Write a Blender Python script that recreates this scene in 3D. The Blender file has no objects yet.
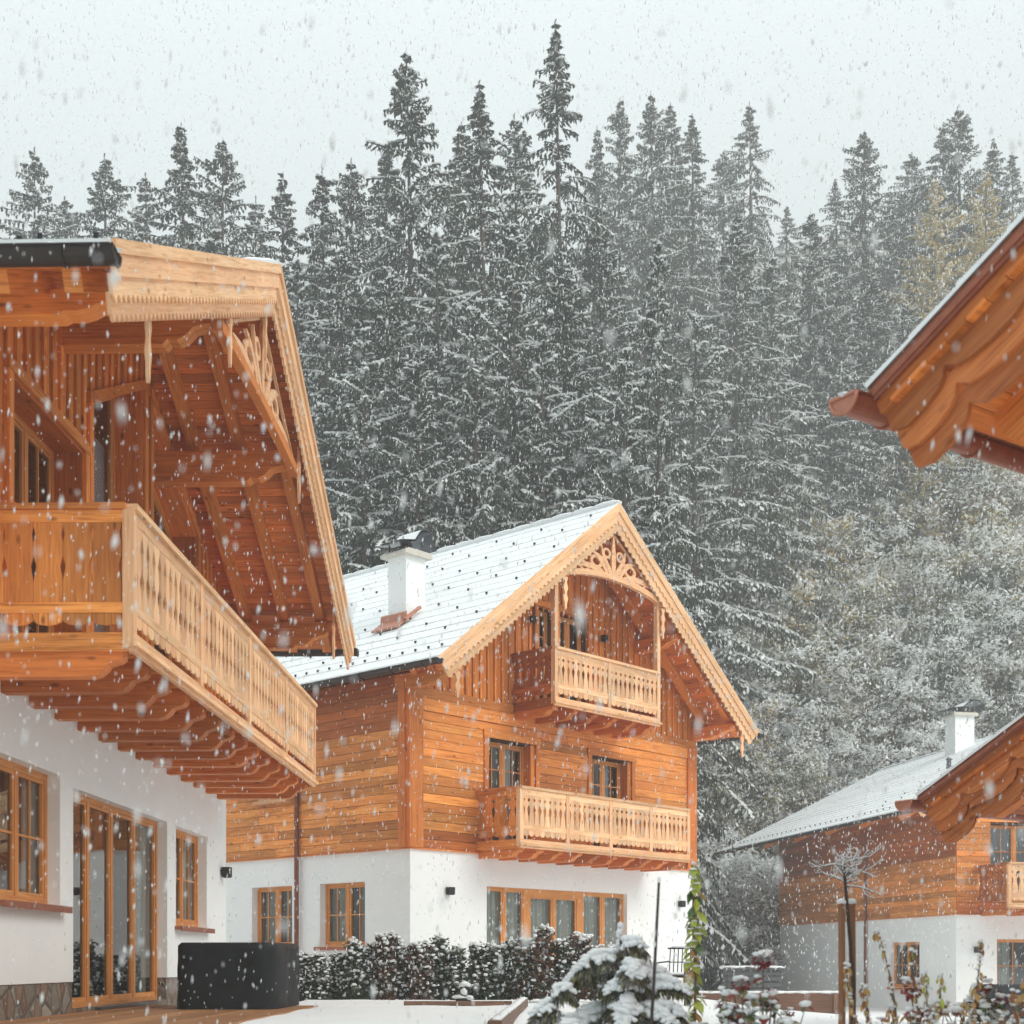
import bpy, math, random
import numpy as np
from mathutils import Vector, Matrix, noise
R = random.Random(11)
SC = bpy.context.scene
COL = SC.collection
V = Vector
F, CAM, HOR, CX = 1400.0, 0.95, 960.0, 512.0      # survey of the place: focal length in px, eye height, horizon


def at(x, y, Y):
    return V(((x - CX) / F * Y, Y, CAM + (HOR - y) / F * Y))


def sstep(a, b, x):
    t = min(1.0, max(0.0, (x - a) / (b - a)))
    return t * t * (3 - 2 * t)


def ground_z(X, Y):
    g = 0.28 * sstep(7, 17, Y)
    g -= 0.85 * sstep(2.5, 9, X) * sstep(13, 26, Y)
    yh = 46 + 13 * sstep(1, 8, X) + 2.0 * math.sin(X * .11)
    if Y > yh:
        d = Y - yh
        g += (0.62 + .30 * sstep(5, 14, X)) * d * sstep(0, 6, d) + 0.8 * noise.noise((X * .07, Y * .07, 3))
    if Y > 142:
        g -= (0.62 + .30 * sstep(5, 14, X)) * (Y - 142)
    g += 0.035 * noise.noise((X * .6, Y * .6, 0)) * sstep(4, 14, Y) + 0.05 * noise.noise((X * .21, Y * .21, 7))
    return g


# ------------------------------------------------------------------ materials
class NT:
    def __init__(s, name):
        s.m = bpy.data.materials.new(name); s.m.use_nodes = True
        s.t = s.m.node_tree; s.n = s.t.nodes; s.l = s.t.links
        s.b = s.n['Principled BSDF']; s.out = s.n['Material Output']

    def node(s, typ, **kw):
        n = s.n.new(typ)
        for k, v in kw.items():
            if k.startswith('i_'):
                n.inputs[k[2:].replace('_', ' ')].default_value = v
            else:
                setattr(n, k, v)
        return n

    def link(s, a, b): s.l.new(a, b)

    def math(s, op, a, b=None, clamp=False):
        n = s.n.new('ShaderNodeMath'); n.operation = op; n.use_clamp = clamp
        for i, x in enumerate((a, b)):
            if x is None: continue
            if isinstance(x, (int, float)): n.inputs[i].default_value = x
            else: s.l.new(x, n.inputs[i])
        return n.outputs[0]

    def mix(s, fac, a, b, typ='MIX'):
        n = s.n.new('ShaderNodeMix'); n.data_type = 'RGBA'; n.blend_type = typ; n.clamp_factor = True
        for i, x in ((0, fac), (6, a), (7, b)):
            if isinstance(x, (int, float)): n.inputs[i].default_value = x
            elif isinstance(x, tuple): n.inputs[i].default_value = (*x[:3], 1)
            else: s.l.new(x, n.inputs[i])
        return n.outputs[2]

    def ramp(s, fac, stops):
        n = s.n.new('ShaderNodeValToRGB'); s.l.new(fac, n.inputs[0])
        e = n.color_ramp.elements
        while len(e) < len(stops): e.new(0.5)
        for i, (p, c) in enumerate(stops):
            e[i].position = p; e[i].color = (*c, 1) if isinstance(c, tuple) else (c, c, c, 1)
        return n.outputs[0]

    def noise(s, vec, scale, detail=4, rough=.55, dist=0.0):
        n = s.n.new('ShaderNodeTexNoise'); n.inputs['Scale'].default_value = scale
        n.inputs['Detail'].default_value = detail; n.inputs['Roughness'].default_value = rough
        n.inputs['Distortion'].default_value = dist
        if vec is not None: s.l.new(vec, n.inputs['Vector'])
        return n.outputs['Fac']

    def mapping(s, vec, scale):
        n = s.n.new('ShaderNodeMapping'); n.inputs['Scale'].default_value = scale
        s.l.new(vec, n.inputs['Vector']); return n.outputs[0]

    def bump(s, h, strength, dist=.02):
        n = s.n.new('ShaderNodeBump'); n.inputs['Strength'].default_value = strength
        n.inputs['Distance'].default_value = dist
        s.l.new(h, n.inputs['Height']); s.l.new(n.outputs[0], s.b.inputs['Normal'])

    def set(s, **kw):
        for k, v in kw.items(): s.b.inputs[k.replace('_', ' ')].default_value = v


def wood(name, dark, light, var=.5, rough=.55, knots=1.0):
    t = NT(name)
    uv = t.node('ShaderNodeTexCoord').outputs['UV']
    ob = t.node('ShaderNodeTexCoord').outputs['Object']
    at_ = t.node('ShaderNodeAttribute', attribute_name='rnd').outputs['Fac']
    g1 = t.noise(t.mapping(uv, (.9, 22, 1)), 2.2, 6, .6, .8)
    g2 = t.noise(t.mapping(uv, (.5, 5, 1)), 1.6, 4, .6, 1.2)
    f = t.math('MULTIPLY_ADD', g1, .75); f.node.inputs[2].default_value = 0
    f = t.math('ADD', f, t.math('MULTIPLY', g2, .50))
    c = t.ramp(f, [(.45, dark), (.60, tuple((a + b * 1.4) / 2.4 for a, b in zip(dark, light))), (.76, light)])
    r2 = t.math('FRACT', t.math('MULTIPLY', at_, 7.31))
    c = t.mix(t.math('MULTIPLY', r2, .45), c, (light[0] * .72, light[1] * .48, light[2] * .38))
    # knots
    vo = t.node('ShaderNodeTexVoronoi', feature='F1'); vo.inputs['Scale'].default_value = 1.0
    t.link(t.mapping(uv, (3.4, 7.5, 1)), vo.inputs['Vector'])
    k = t.ramp(vo.outputs['Distance'], [(.06, 1.0), (.20, 0.0)])
    vs = t.node('ShaderNodeSeparateColor'); t.link(vo.outputs['Color'], vs.inputs[0])
    k = t.math('MULTIPLY', k, t.math('GREATER_THAN', vs.outputs[0], .45))
    c = t.mix(t.math('MULTIPLY', k, .75 * knots), c, (dark[0] * .38, dark[1] * .3, dark[2] * .3))
    w = t.noise(ob, 1.3, 5, .6)
    v = t.math('ADD', t.math('MULTIPLY', at_, var), 1 - var * .55)
    v = t.math('MULTIPLY', v, t.math('ADD', t.math('MULTIPLY', w, .5), .75))
    cc = t.node('ShaderNodeCombineColor')
    for i in range(3): t.link(v, cc.inputs[i])
    c = t.mix(1.0, c, cc.outputs[0], 'MULTIPLY')
    t.link(c, t.b.inputs['Base Color'])
    t.set(Roughness=rough)
    t.b.inputs['Specular IOR Level'].default_value = .3
    t.bump(g1, .4, .012)
    return t.m


def plain(name, col, rough=.6, metal=0.0, nz=.12, nscale=8.0, bump=0.0, spec=.4):
    t = NT(name)
    ob = t.node('ShaderNodeTexCoord').outputs['Object']
    n = t.noise(ob, nscale, 5, .6)
    c = t.ramp(n, [(.25, tuple(x * (1 - nz) for x in col)), (.75, tuple(min(1, x * (1 + nz)) for x in col))])
    t.link(c, t.b.inputs['Base Color'])
    t.set(Roughness=rough, Metallic=metal)
    t.b.inputs['Specular IOR Level'].default_value = spec
    if bump: t.bump(n, bump, .01)
    return t.m


def snow_mat(name, col=(.86, .89, .90), scale=9.0, bump=.35, grey=.06):
    t = NT(name)
    ob = t.node('ShaderNodeTexCoord').outputs['Object']
    n = t.noise(ob, scale, 6, .65); n2 = t.noise(ob, scale * .17, 4, .6)
    c = t.ramp(n2, [(.3, tuple(x * (1 - grey) for x in col)), (.7, col)])
    t.link(c, t.b.inputs['Base Color']); t.set(Roughness=.7)
    t.b.inputs['Specular IOR Level'].default_value = .2
    t.bump(n, bump, .02)
    return t.m


M = {}
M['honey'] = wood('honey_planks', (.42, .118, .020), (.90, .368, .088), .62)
M['honey_dark'] = wood('shaded_weather_planks', (.25, .060, .012), (.56, .170, .036), .5)  # dark plank rows; on balcony ends, shade put into the colour
M['pale'] = wood('sun_toned_carved_wood', (.62, .31, .125), (.97, .64, .38), .34, knots=.9)  # same timber made paler: sunlight on trim and balcony fronts put into colour
M['rust'] = wood('red_brown_timber', (.40, .095, .018), (.80, .27, .058), .48)  # red-brown timber; on soffits and joists, underside shade put into its colour
M['beam'] = wood('orange_beam', (.44, .118, .020), (.86, .325, .070), .42)
M['carved'] = wood('shade_toned_carved_boards', (.30, .080, .022), (.66, .235, .070), .5)  # darker carved boards: shade of eaves facing off the sun put into colour
M['frame'] = wood('window_frame_wood', (.50, .19, .045), (.78, .36, .11), .2, knots=.1)
M['stake'] = wood('stake_wood', (.16, .075, .036), (.38, .195, .095), .5)
M['decking'] = wood('deck_boards', (.30, .145, .062), (.47, .25, .115), .45)
M['edging'] = wood('edging_timber', (.13, .075, .05), (.27, .15, .10), .4)
M['plaster'] = plain('white_plaster', (.81, .835, .835), .85, 0, .03, 3.0, .15, .2)
M['back'] = plain('dark_wall_backing', (.09, .035, .012), .9)
M['room'] = plain('room_inside', (.10, .09, .08), .9)
M['snow'] = snow_mat('snow')
M['treesnow'] = snow_mat('tree_snow', (.88, .90, .90), 3.0, .2, .06)
def let_through(m, k):
    t = m.node_tree; b = t.nodes['Principled BSDF']; o = t.nodes['Material Output']
    tr = t.nodes.new('ShaderNodeBsdfTranslucent'); tr.inputs[0].default_value = (.92, .94, .95, 1)
    mx = t.nodes.new('ShaderNodeMixShader'); mx.inputs[0].default_value = k
    t.links.new(b.outputs[0], mx.inputs[1]); t.links.new(tr.outputs[0], mx.inputs[2]); t.links.new(mx.outputs[0], o.inputs['Surface'])


let_through(M['treesnow'], .3)
M['flake'] = snow_mat('falling_flakes', (.96, .98, .98), 9, 0, .0); let_through(M['flake'], .45)
M['roofsnow'] = snow_mat('roof_snow', (.89, .915, .925), 7.0, .3, .05)
M['copper'] = plain('copper_gutter', (.36, .125, .075), .42, .55, .18, 14, .1)
M['copper_pale'] = plain('bright_copper', (.50, .215, .145), .45, .35, .15, 14, .1)
M['darkmetal'] = plain('dark_brown_metal', (.042, .030, .026), .45, .3, .2)
M['pipe'] = plain('brown_downpipe', (.24, .075, .045), .45, .3, .15)
M['black'] = plain('black_metal', (.012, .012, .014), .5, .0, .2)
M['tarp'] = plain('black_tarpaulin', (.010, .012, .015), .55, 0, .3, 5, .5, .25)
M['chimney_cap'] = plain('pale_concrete', (.60, .57, .50), .9, 0, .1, 9, .3)
M['tin'] = plain('zinc_hood', (.16, .17, .19), .35, .7, .2, 5)
M['curtain'] = plain('pale_curtain', (.66, .66, .61), .9, 0, .06)
M['blind'] = plain('grey_blind', (.60, .66, .72), .7, 0, .05)
M['bark'] = plain('bark', (.065, .048, .038), .95, 0, .35, 6, .6)
M['needle'] = plain('spruce_needles', (.024, .034, .022), .75, 0, .45, 1.3)
M['needle2'] = plain('spruce_needles_light', (.050, .064, .040), .75, 0, .4, 1.3)
M['gold'] = plain('larch_gold', (.50, .36, .13), .8, 0, .35, 1.0)
M['hedgeleaf'] = plain('hedge_leaves', (.036, .056, .028), .6, 0, .5, 9)
M['brownleaf'] = plain('brown_leaves', (.13, .06, .035), .7, 0, .4, 9)
M['olive'] = plain('olive_leaves', (.25, .225, .095), .8, 0, .4, 2)
M['twig'] = plain('grey_twigs', (.17, .15, .13), .9, 0, .4, 2)
M['autumn'] = plain('autumn_leaves', (.56, .33, .11), .6, 0, .45, 14)
M['rustleaf'] = plain('rust_leaves', (.30, .12, .05), .8, 0, .4, 2)
M['lime'] = plain('yellow_green_leaves', (.44, .50, .07), .5, 0, .5, 16)
M['green'] = plain('green_leaves', (.10, .17, .05), .5, 0, .5, 16)
M['redleaf'] = plain('red_leaves', (.34, .06, .045), .55, 0, .4, 16)
M['wine'] = plain('wine_red_petals', (.16, .022, .04), .6, 0, .5, 30)
M['cane'] = plain('dark_cane', (.045, .03, .03), .6)
M['greyslat'] = plain('grey_slats', (.10, .105, .11), .8, 0, .25, 6)
M['fire'] = plain('tile_dark', (.12, .10, .10), .8, 0, .3, 5)


def stone_mat():
    t = NT('stone_plinth')
    ob = t.node('ShaderNodeTexCoord').outputs['Object']
    d = t.node('ShaderNodeTexVoronoi', feature='DISTANCE_TO_EDGE'); d.inputs['Scale'].default_value = 4.2
    f = t.node('ShaderNodeTexVoronoi', feature='F1'); f.inputs['Scale'].default_value = 4.2
    mp = t.mapping(ob, (1.35, 1, .85))
    t.link(mp, d.inputs['Vector']); t.link(mp, f.inputs['Vector'])
    sc = t.node('ShaderNodeSeparateColor'); t.link(f.outputs['Color'], sc.inputs[0])
    c = t.ramp(sc.outputs[0], [(0, (.20, .155, .115)), (.35, (.34, .30, .25)), (.6, (.27, .14, .085)), (1, (.42, .37, .30))])
    n = t.noise(ob, 22, 5, .7)
    c = t.mix(.55, c, t.ramp(n, [(.3, .25), (.75, 1.0)]), 'MULTIPLY')
    e = t.ramp(d.outputs['Distance'], [(.015, 1.0), (.06, 0.0)])
    c = t.mix(e, c, (.13, .115, .10))
    t.link(c, t.b.inputs['Base Color']); t.set(Roughness=.85)
    h = t.math('ADD', t.ramp(d.outputs['Distance'], [(0, 0.0), (.12, 1.0)]), t.math('MULTIPLY', n, .4))
    t.bump(h, .8, .03)
    return t.m


def glass_mat():
    t = NT('window_glass')
    tr = t.node('ShaderNodeBsdfTransparent'); tr.inputs[0].default_value = (.78, .82, .82, 1)
    gl = t.node('ShaderNodeBsdfGlossy'); gl.inputs['Roughness'].default_value = .015
    fr = t.node('ShaderNodeFresnel'); fr.inputs[0].default_value = 1.55
    f = t.math('MULTIPLY_ADD', fr.outputs[0], 1.25); f.node.inputs[2].default_value = .06; f.node.use_clamp = True
    ms = t.node('ShaderNodeMixShader')
    t.link(f, ms.inputs[0]); t.link(tr.outputs[0], ms.inputs[1]); t.link(gl.outputs[0], ms.inputs[2])
    t.link(ms.outputs[0], t.out.inputs['Surface'])
    return t.m


def tile_lip_mat():
    t = NT('roof_tile_lips')
    ob = t.node('ShaderNodeTexCoord').outputs['Object']
    n = t.noise(ob, 5, 5, .7)
    c = t.ramp(n, [(.36, (.50, .51, .52)), (.52, (.84, .87, .88))])
    t.link(c, t.b.inputs['Base Color']); t.set(Roughness=.8)
    return t.m


def ground_mat():
    t = NT('snowy_ground')
    ob = t.node('ShaderNodeTexCoord').outputs['Object']
    sp = t.node('ShaderNodeSeparateXYZ'); t.link(ob, sp.inputs[0])
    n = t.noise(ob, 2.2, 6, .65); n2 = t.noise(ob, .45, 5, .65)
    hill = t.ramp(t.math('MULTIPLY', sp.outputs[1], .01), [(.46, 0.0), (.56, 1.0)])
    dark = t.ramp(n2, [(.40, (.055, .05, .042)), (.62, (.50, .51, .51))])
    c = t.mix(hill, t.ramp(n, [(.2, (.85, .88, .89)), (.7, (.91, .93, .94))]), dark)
    t.link(c, t.b.inputs['Base Color']); t.set(Roughness=.75)
    t.b.inputs['Specular IOR Level'].default_value = .2
    t.bump(n, .4, .05)
    return t.m


def plaster_mat():
    t = NT('white_lime_plaster')
    ob = t.node('ShaderNodeTexCoord').outputs['Object']
    sp = t.node('ShaderNodeSeparateXYZ'); t.link(ob, sp.inputs[0])
    n = t.noise(ob, 1.1, 6, .65); f = t.noise(ob, 60, 4, .6)
    st = t.noise(t.mapping(ob, (5, 5, .5)), 1.3, 5, .6)
    c = t.ramp(n, [(.3, (.84, .865, .865)), (.65, (.89, .91, .91))])
    low = t.math('MULTIPLY', t.ramp(t.math('MULTIPLY', t.math('ADD', sp.outputs[2], .3), .6), [(.25, 1.0), (.75, 0.0)]), st)
    c = t.mix(t.math('MULTIPLY', low, .35), c, (.52, .50, .46))
    t.link(c, t.b.inputs['Base Color']); t.set(Roughness=.9); t.b.inputs['Specular IOR Level'].default_value = .15
    t.bump(f, .25, .008)
    return t.m


M['plaster'] = plaster_mat(); M['stone'] = stone_mat(); M['glass'] = glass_mat(); M['lip'] = tile_lip_mat(); M['ground'] = ground_mat()


# ------------------------------------------------------------------ mesh builder
class MB:
    def __init__(s): s.v = []; s.f = []; s.uv = []; s.r = []; s.m = []; s.sm = []

    def poly(s, pts, uv=None, r=.5, m=0, smooth=False):
        i = len(s.v); s.v += [tuple(p) for p in pts]
        s.f.append(tuple(range(i, i + len(pts))))
        s.uv += uv if uv else [(p[0], p[2]) for p in pts]
        s.r.append(r); s.m.append(m); s.sm.append(smooth)

    def obox(s, o, a, b, c, r=None, m=0):
        o, a, b, c = V(o), V(a), V(b), V(c)
        r = R.random() if r is None else r
        ou, ov = R.random() * 50, R.random() * 50
        L = [a.length, b.length, c.length]; g = L.index(max(L))
        e = [a, b, c]
        for i, j, k in ((0, 1, 2), (0, 2, 1), (1, 2, 0)):
            for side in (0, 1):
                p0 = o + e[k] * side
                pts = [p0, p0 + e[i], p0 + e[i] + e[j], p0 + e[j]]
                li, lj = L[i], L[j]
                if g == j: uv = [(0, 0), (0, li), (lj, li), (lj, 0)]
                else: uv = [(0, 0), (li, 0), (li, lj), (0, lj)]
                if side == 0: pts.reverse(); uv.reverse()
                s.poly(pts, [(u + ou, v + ov + k * .37) for u, v in uv], r, m)

    def box(s, x0, x1, y0, y1, z0, z1, r=None, m=0):
        s.obox((x0, y0, z0), (x1 - x0, 0, 0), (0, y1 - y0, 0), (0, 0, z1 - z0), r, m)

    def prism(s, poly, o, ax, ay, n, r=None, m=0, grain=0):
        """2-D outline in the frame (o, ax, ay), extruded by the vector n."""
        o, ax, ay, n = V(o), V(ax), V(ay), V(n)
        r = R.random() if r is None else r
        ou, ov = R.random() * 50, R.random() * 50
        P = [o + ax * p[0] + ay * p[1] for p in poly]
        uv = [((p[0] + ou, p[1] + ov) if grain == 0 else (p[1] + ou, p[0] + ov)) for p in poly]
        s.poly(P, uv, r, m)
        s.poly([p + n for p in reversed(P)], list(reversed(uv)), r, m)
        k = len(P)
        for i in range(k):
            a, b = P[i], P[(i + 1) % k]
            l = (b - a).length
            s.poly([a, a + n, b + n, b], [(ou, ov), (ou, ov + n.length), (ou + l, ov + n.length), (ou + l, ov)], r, m)

    def tube(s, path, rad, seg=6, r=.5, m=0, cap=True):
        path = [V(p) for p in path]
        if isinstance(rad, (int, float)): rad = [rad] * len(path)
        base = len(s.v); n = len(path); up = None
        for i, p in enumerate(path):
            d = (path[min(i + 1, n - 1)] - path[max(i - 1, 0)])
            d = d.normalized() if d.length > 1e-9 else V((0, 0, 1))
            if up is None:
                up = V((1, 0, 0)) if abs(d.x) < .8 else V((0, 1, 0))
            a = (up - d * up.dot(d)).normalized(); b = d.cross(a); up = a
            for k in range(seg):
                t = 2 * math.pi * k / seg
                s.v.append(tuple(p + (a * math.cos(t) + b * math.sin(t)) * rad[i]))
        for i in range(n - 1):
            for k in range(seg):
                k2 = (k + 1) % seg
                s.f.append((base + i * seg + k, base + i * seg + k2, base + (i + 1) * seg + k2, base + (i + 1) * seg + k))
                s.uv += [(i * .3, k * .05), (i * .3, k * .05 + .05), (i * .3 + .3, k * .05 + .05), (i * .3 + .3, k * .05)]
                s.r.append(r); s.m.append(m); s.sm.append(True)
        if cap:
            for i in (0, n - 1):
                s.f.append(tuple(base + i * seg + k for k in range(seg)))
                s.uv += [(0, 0)] * seg; s.r.append(r); s.m.append(m); s.sm.append(False)

    def blob(s, c, rx, ry, rz, m=0, seg=7, rings=5, jit=.18, r=.5):
        """A lumpy ellipsoid."""
        c = V(c); base = len(s.v); ph = R.random() * 99
        for i in range(rings + 1):
            t = math.pi * i / rings
            for k in range(seg):
                p = 2 * math.pi * k / seg
                d = V((math.sin(t) * math.cos(p), math.sin(t) * math.sin(p), math.cos(t)))
                q = 1 + jit * noise.noise(d * 1.7 + V((ph, ph, 0))) * 1.6
                s.v.append((c.x + d.x * rx * q, c.y + d.y * ry * q, c.z + d.z * rz * q))
        for i in range(rings):
            for k in range(seg):
                k2 = (k + 1) % seg
                s.f.append((base + i * seg + k, base + (i + 1) * seg + k, base + (i + 1) * seg + k2, base + i * seg + k2))
                s.uv += [(0, 0)] * 4; s.r.append(r); s.m.append(m); s.sm.append(True)

    def build(s, name, mats, parent=None, loc=None):
        me = bpy.data.meshes.new(name)
        me.from_pydata(s.v, [], s.f)
        uvl = me.uv_layers.new(name='UVMap')
        uvl.data.foreach_set('uv', [c for p in s.uv for c in p])
        a = me.attributes.new('rnd', 'FLOAT', 'FACE'); a.data.foreach_set('value', s.r)
        if not isinstance(mats, (list, tuple)): mats = [mats]
        for mt in mats: me.materials.append(M[mt] if isinstance(mt, str) else mt)
        me.polygons.foreach_set('material_index', s.m)
        me.polygons.foreach_set('use_smooth', s.sm)
        me.update()
        o = bpy.data.objects.new(name, me); COL.objects.link(o)
        if parent is not None: o.parent = parent
        if loc is not None: o.location = loc
        if name in ('snow_load', 'gutter_snow', 'twig_snow'): o['kind'] = 'stuff'
        return o


def tag(o, label, cat, group=None, kind=None):
    if label: o['label'] = label
    if cat: o['category'] = cat
    if group: o['group'] = group
    if kind: o['kind'] = kind
    return o


def empty(name, label, cat, loc=(0, 0, 0), rz=0.0, group=None):
    o = bpy.data.objects.new(name, None); COL.objects.link(o)
    o.location = loc; o.rotation_euler = (0, 0, rz); o.empty_display_size = .3
    return tag(o, label, cat, group)


def put(name, me, parent, loc):
    o = bpy.data.objects.new(name, me); COL.objects.link(o); o.parent = parent; o.location = loc
    return o


# ------------------------------------------------------------------ building pieces (local frame: x along the gable, y into the house, z up)
def wall_open(mb, x0, x1, z0, z1, ops, y0, y1, m=0):
    xs = sorted({x0, x1, *[min(max(v, x0), x1) for o in ops for v in o[:2]]})
    zs = sorted({z0, z1, *[min(max(v, z0), z1) for o in ops for v in o[2:4]]})

    def solid(i, j):
        if not (0 <= i < len(xs) - 1 and 0 <= j < len(zs) - 1): return None
        cx, cz = (xs[i] + xs[i + 1]) / 2, (zs[j] + zs[j + 1]) / 2
        return not any(o[0] < cx < o[1] and o[2] < cz < o[3] for o in ops)
    for i in range(len(xs) - 1):
        for j in range(len(zs) - 1):
            if not solid(i, j): continue
            a, b, c, d = xs[i], xs[i + 1], zs[j], zs[j + 1]
            mb.poly([(a, y0, c), (b, y0, c), (b, y0, d), (a, y0, d)], None, .5, m)
            mb.poly([(a, y1, d), (b, y1, d), (b, y1, c), (a, y1, c)], None, .5, m)
            if not solid(i - 1, j): mb.poly([(a, y0, c), (a, y0, d), (a, y1, d), (a, y1, c)], None, .5, m)
            if not solid(i + 1, j): mb.poly([(b, y0, c), (b, y1, c), (b, y1, d), (b, y0, d)], None, .5, m)
            if not solid(i, j - 1): mb.poly([(a, y0, c), (a, y1, c), (b, y1, c), (b, y0, c)], None, .5, m)
            if not solid(i, j + 1): mb.poly([(a, y0, d), (b, y0, d), (b, y1, d), (a, y1, d)], None, .5, m)


def planks(mb, x0, x1, z0, z1, ops, y, h=.165, thick=.028, fn=None, m_of=None):
    """Horizontal boards on the outside of a wall plane at y (outside is -y)."""
    z = z0
    while z < z1 - .03:
        zt = min(z + h, z1)
        segs = [(x0, x1)]
        for o in ops:
            if o[2] < zt - .01 and o[3] > z + .01:
                ns = []
                for a, b in segs:
                    if o[1] <= a or o[0] >= b: ns.append((a, b)); continue
                    if o[0] > a: ns.append((a, o[0]))
                    if o[1] < b: ns.append((o[1], b))
                segs = ns
        for a, b in segs:
            p = a
            while p < b - .01:
                q = min(b, p + R.uniform(2.2, 4.6))
                if b - q < .5: q = b
                mm = m_of(z) if m_of else 0
                mb.box(p + .002, q - .002, y - thick - R.random() * .004, y, z + .004, zt - .004, None, mm)
                p = q
        z = zt


def xf(mb_from, mb_to, Mx):
    i = len(mb_to.v)
    mb_to.v += [tuple(Mx @ V(p)) for p in mb_from.v]
    mb_to.f += [tuple(k + i for k in f) for f in mb_from.f]
    mb_to.uv += mb_from.uv; mb_to.r += mb_from.r; mb_to.m += mb_from.m; mb_to.sm += mb_from.sm


def side_frame(W, L):
    """Maps (x along the left wall from the rear to the gable corner, outside -y) to the house frame."""
    return Matrix(((0, 1, 0, 0), (-1, 0, 0, L), (0, 0, 1, 0), (0, 0, 0, 1)))


def window(house, x0, x1, z0, z1, cols, rows, y=0.0, rec=.12, Mx=None, fw=.055, sill=None, curtain=None, posts=None,
           mat='frame', top=None, name='window', curtain_mat='curtain'):
    """Frame, casements and glazing bars as one part; its panes, sill and curtain are its sub-parts. top(x): raked head."""
    Mx = Mx or Matrix.Identity(4)
    T = top or (lambda x: z1)
    a = MB(); yy = y + rec
    def bar(xa, xb, za, zb, d0, d1):
        a.box(xa, xb, yy + d0, yy + d1, za, zb, .4 + R.random() * .3)
    def head(xa, xb, zo, zi, d0, d1):
        a.prism([(xa, T(xa) - zi), (xb, T(xb) - zi), (xb, T(xb) - zo), (xa, T(xa) - zo)], (0, yy + d0, 0), (1, 0, 0), (0, 0, 1), (0, d1 - d0, 0), .5)
    bar(x0, x1, z0, z0 + fw, 0, .08); head(x0, x1, 0, fw, 0, .08)
    for xa in (x0, x1 - fw):
        a.prism([(xa, z0 + fw), (xa + fw, z0 + fw), (xa + fw, T(xa + fw) - fw), (xa, T(xa) - fw)], (0, yy, 0), (1, 0, 0), (0, 0, 1), (0, .08, 0), .5, grain=1)
    g = MB()
    ps = posts or [x0 + fw + (x1 - x0 - 2 * fw) * i / cols for i in range(1, cols)]
    edges = [x0 + fw] + list(ps) + [x1 - fw]
    pw = min(fw * .8, .042)
    for p in ps:
        a.prism([(p - pw, z0 + fw), (p + pw, z0 + fw), (p + pw, T(p + pw) - fw), (p - pw, T(p - pw) - fw)], (0, yy + .003, 0), (1, 0, 0), (0, 0, 1), (0, .07, 0), .5, grain=1)
    for i in range(len(edges) - 1):
        l = edges[i] + (pw if i else 0); r = edges[i + 1] - (pw if i < len(edges) - 2 else 0)
        b, cs = z0 + fw, .038
        tl, tr = T(l) - fw, T(r) - fw
        a.prism([(l, b), (l + cs, b), (l + cs, T(l + cs) - fw), (l, tl)], (0, yy + .014, 0), (1, 0, 0), (0, 0, 1), (0, .05, 0), .6, grain=1)
        a.prism([(r - cs, b), (r, b), (r, tr), (r - cs, T(r - cs) - fw)], (0, yy + .014, 0), (1, 0, 0), (0, 0, 1), (0, .05, 0), .6, grain=1)
        bar(l + cs, r - cs, b, b + cs + .01, .014, .064)
        head(l + cs, r - cs, fw, fw + cs, .014, .064)
        nc, nr = rows
        for c in range(1, nc):
            xm = l + (r - l) * c / nc
            a.prism([(xm - .011, b + cs + .01), (xm + .011, b + cs + .01), (xm + .011, T(xm) - fw - cs), (xm - .011, T(xm) - fw - cs)], (0, yy + .02, 0), (1, 0, 0), (0, 0, 1), (0, .03, 0), .6, grain=1)
        for c in range(1, nr):
            zm = b + (min(tl, tr) - b) * c / nr
            bar(l + cs, r - cs, zm - .011, zm + .011, .022, .05)
        tilt = R.uniform(-.006, .006)
        g.poly([(l + .02, yy + .04 + tilt, b), (r - .02, yy + .04 - tilt, b), (r - .02, yy + .04 - tilt, T(r) - fw - .01), (l + .02, yy + .04 + tilt, T(l) - fw - .01)])
    w = MB(); xf(a, w, Mx); w = w.build(name, mat, house)
    gg = MB(); xf(g, gg, Mx); gg.build('pane', 'glass', w)
    if sill:
        s = MB(); s.box(x0 - .06, x1 + .08, y - .09, yy + .01, z0 - .05, z0 - .004)
        s.box(x0 - .06, x1 + .08, y - .105, y - .088, z0 - .07, z0 - .002)
        t = MB(); xf(s, t, Mx); t.build('sill', sill, w)
    if curtain:
        c = MB(); n = 60
        for xa, xb in curtain:
            for i in range(n):
                p, q = xa + (xb - xa) * i / n, xa + (xb - xa) * (i + 1) / n
                f = lambda x: yy + .15 + .03 * math.sin(x * 38) + .012 * math.sin(x * 91)
                c.poly([(p, f(p), z0), (q, f(q), z0), (q, f(q), z1 - .02), (p, f(p), z1 - .02)], smooth=True)
        t = MB(); xf(c, t, Mx); t.build('curtain', curtain_mat, w)
    return w


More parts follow.
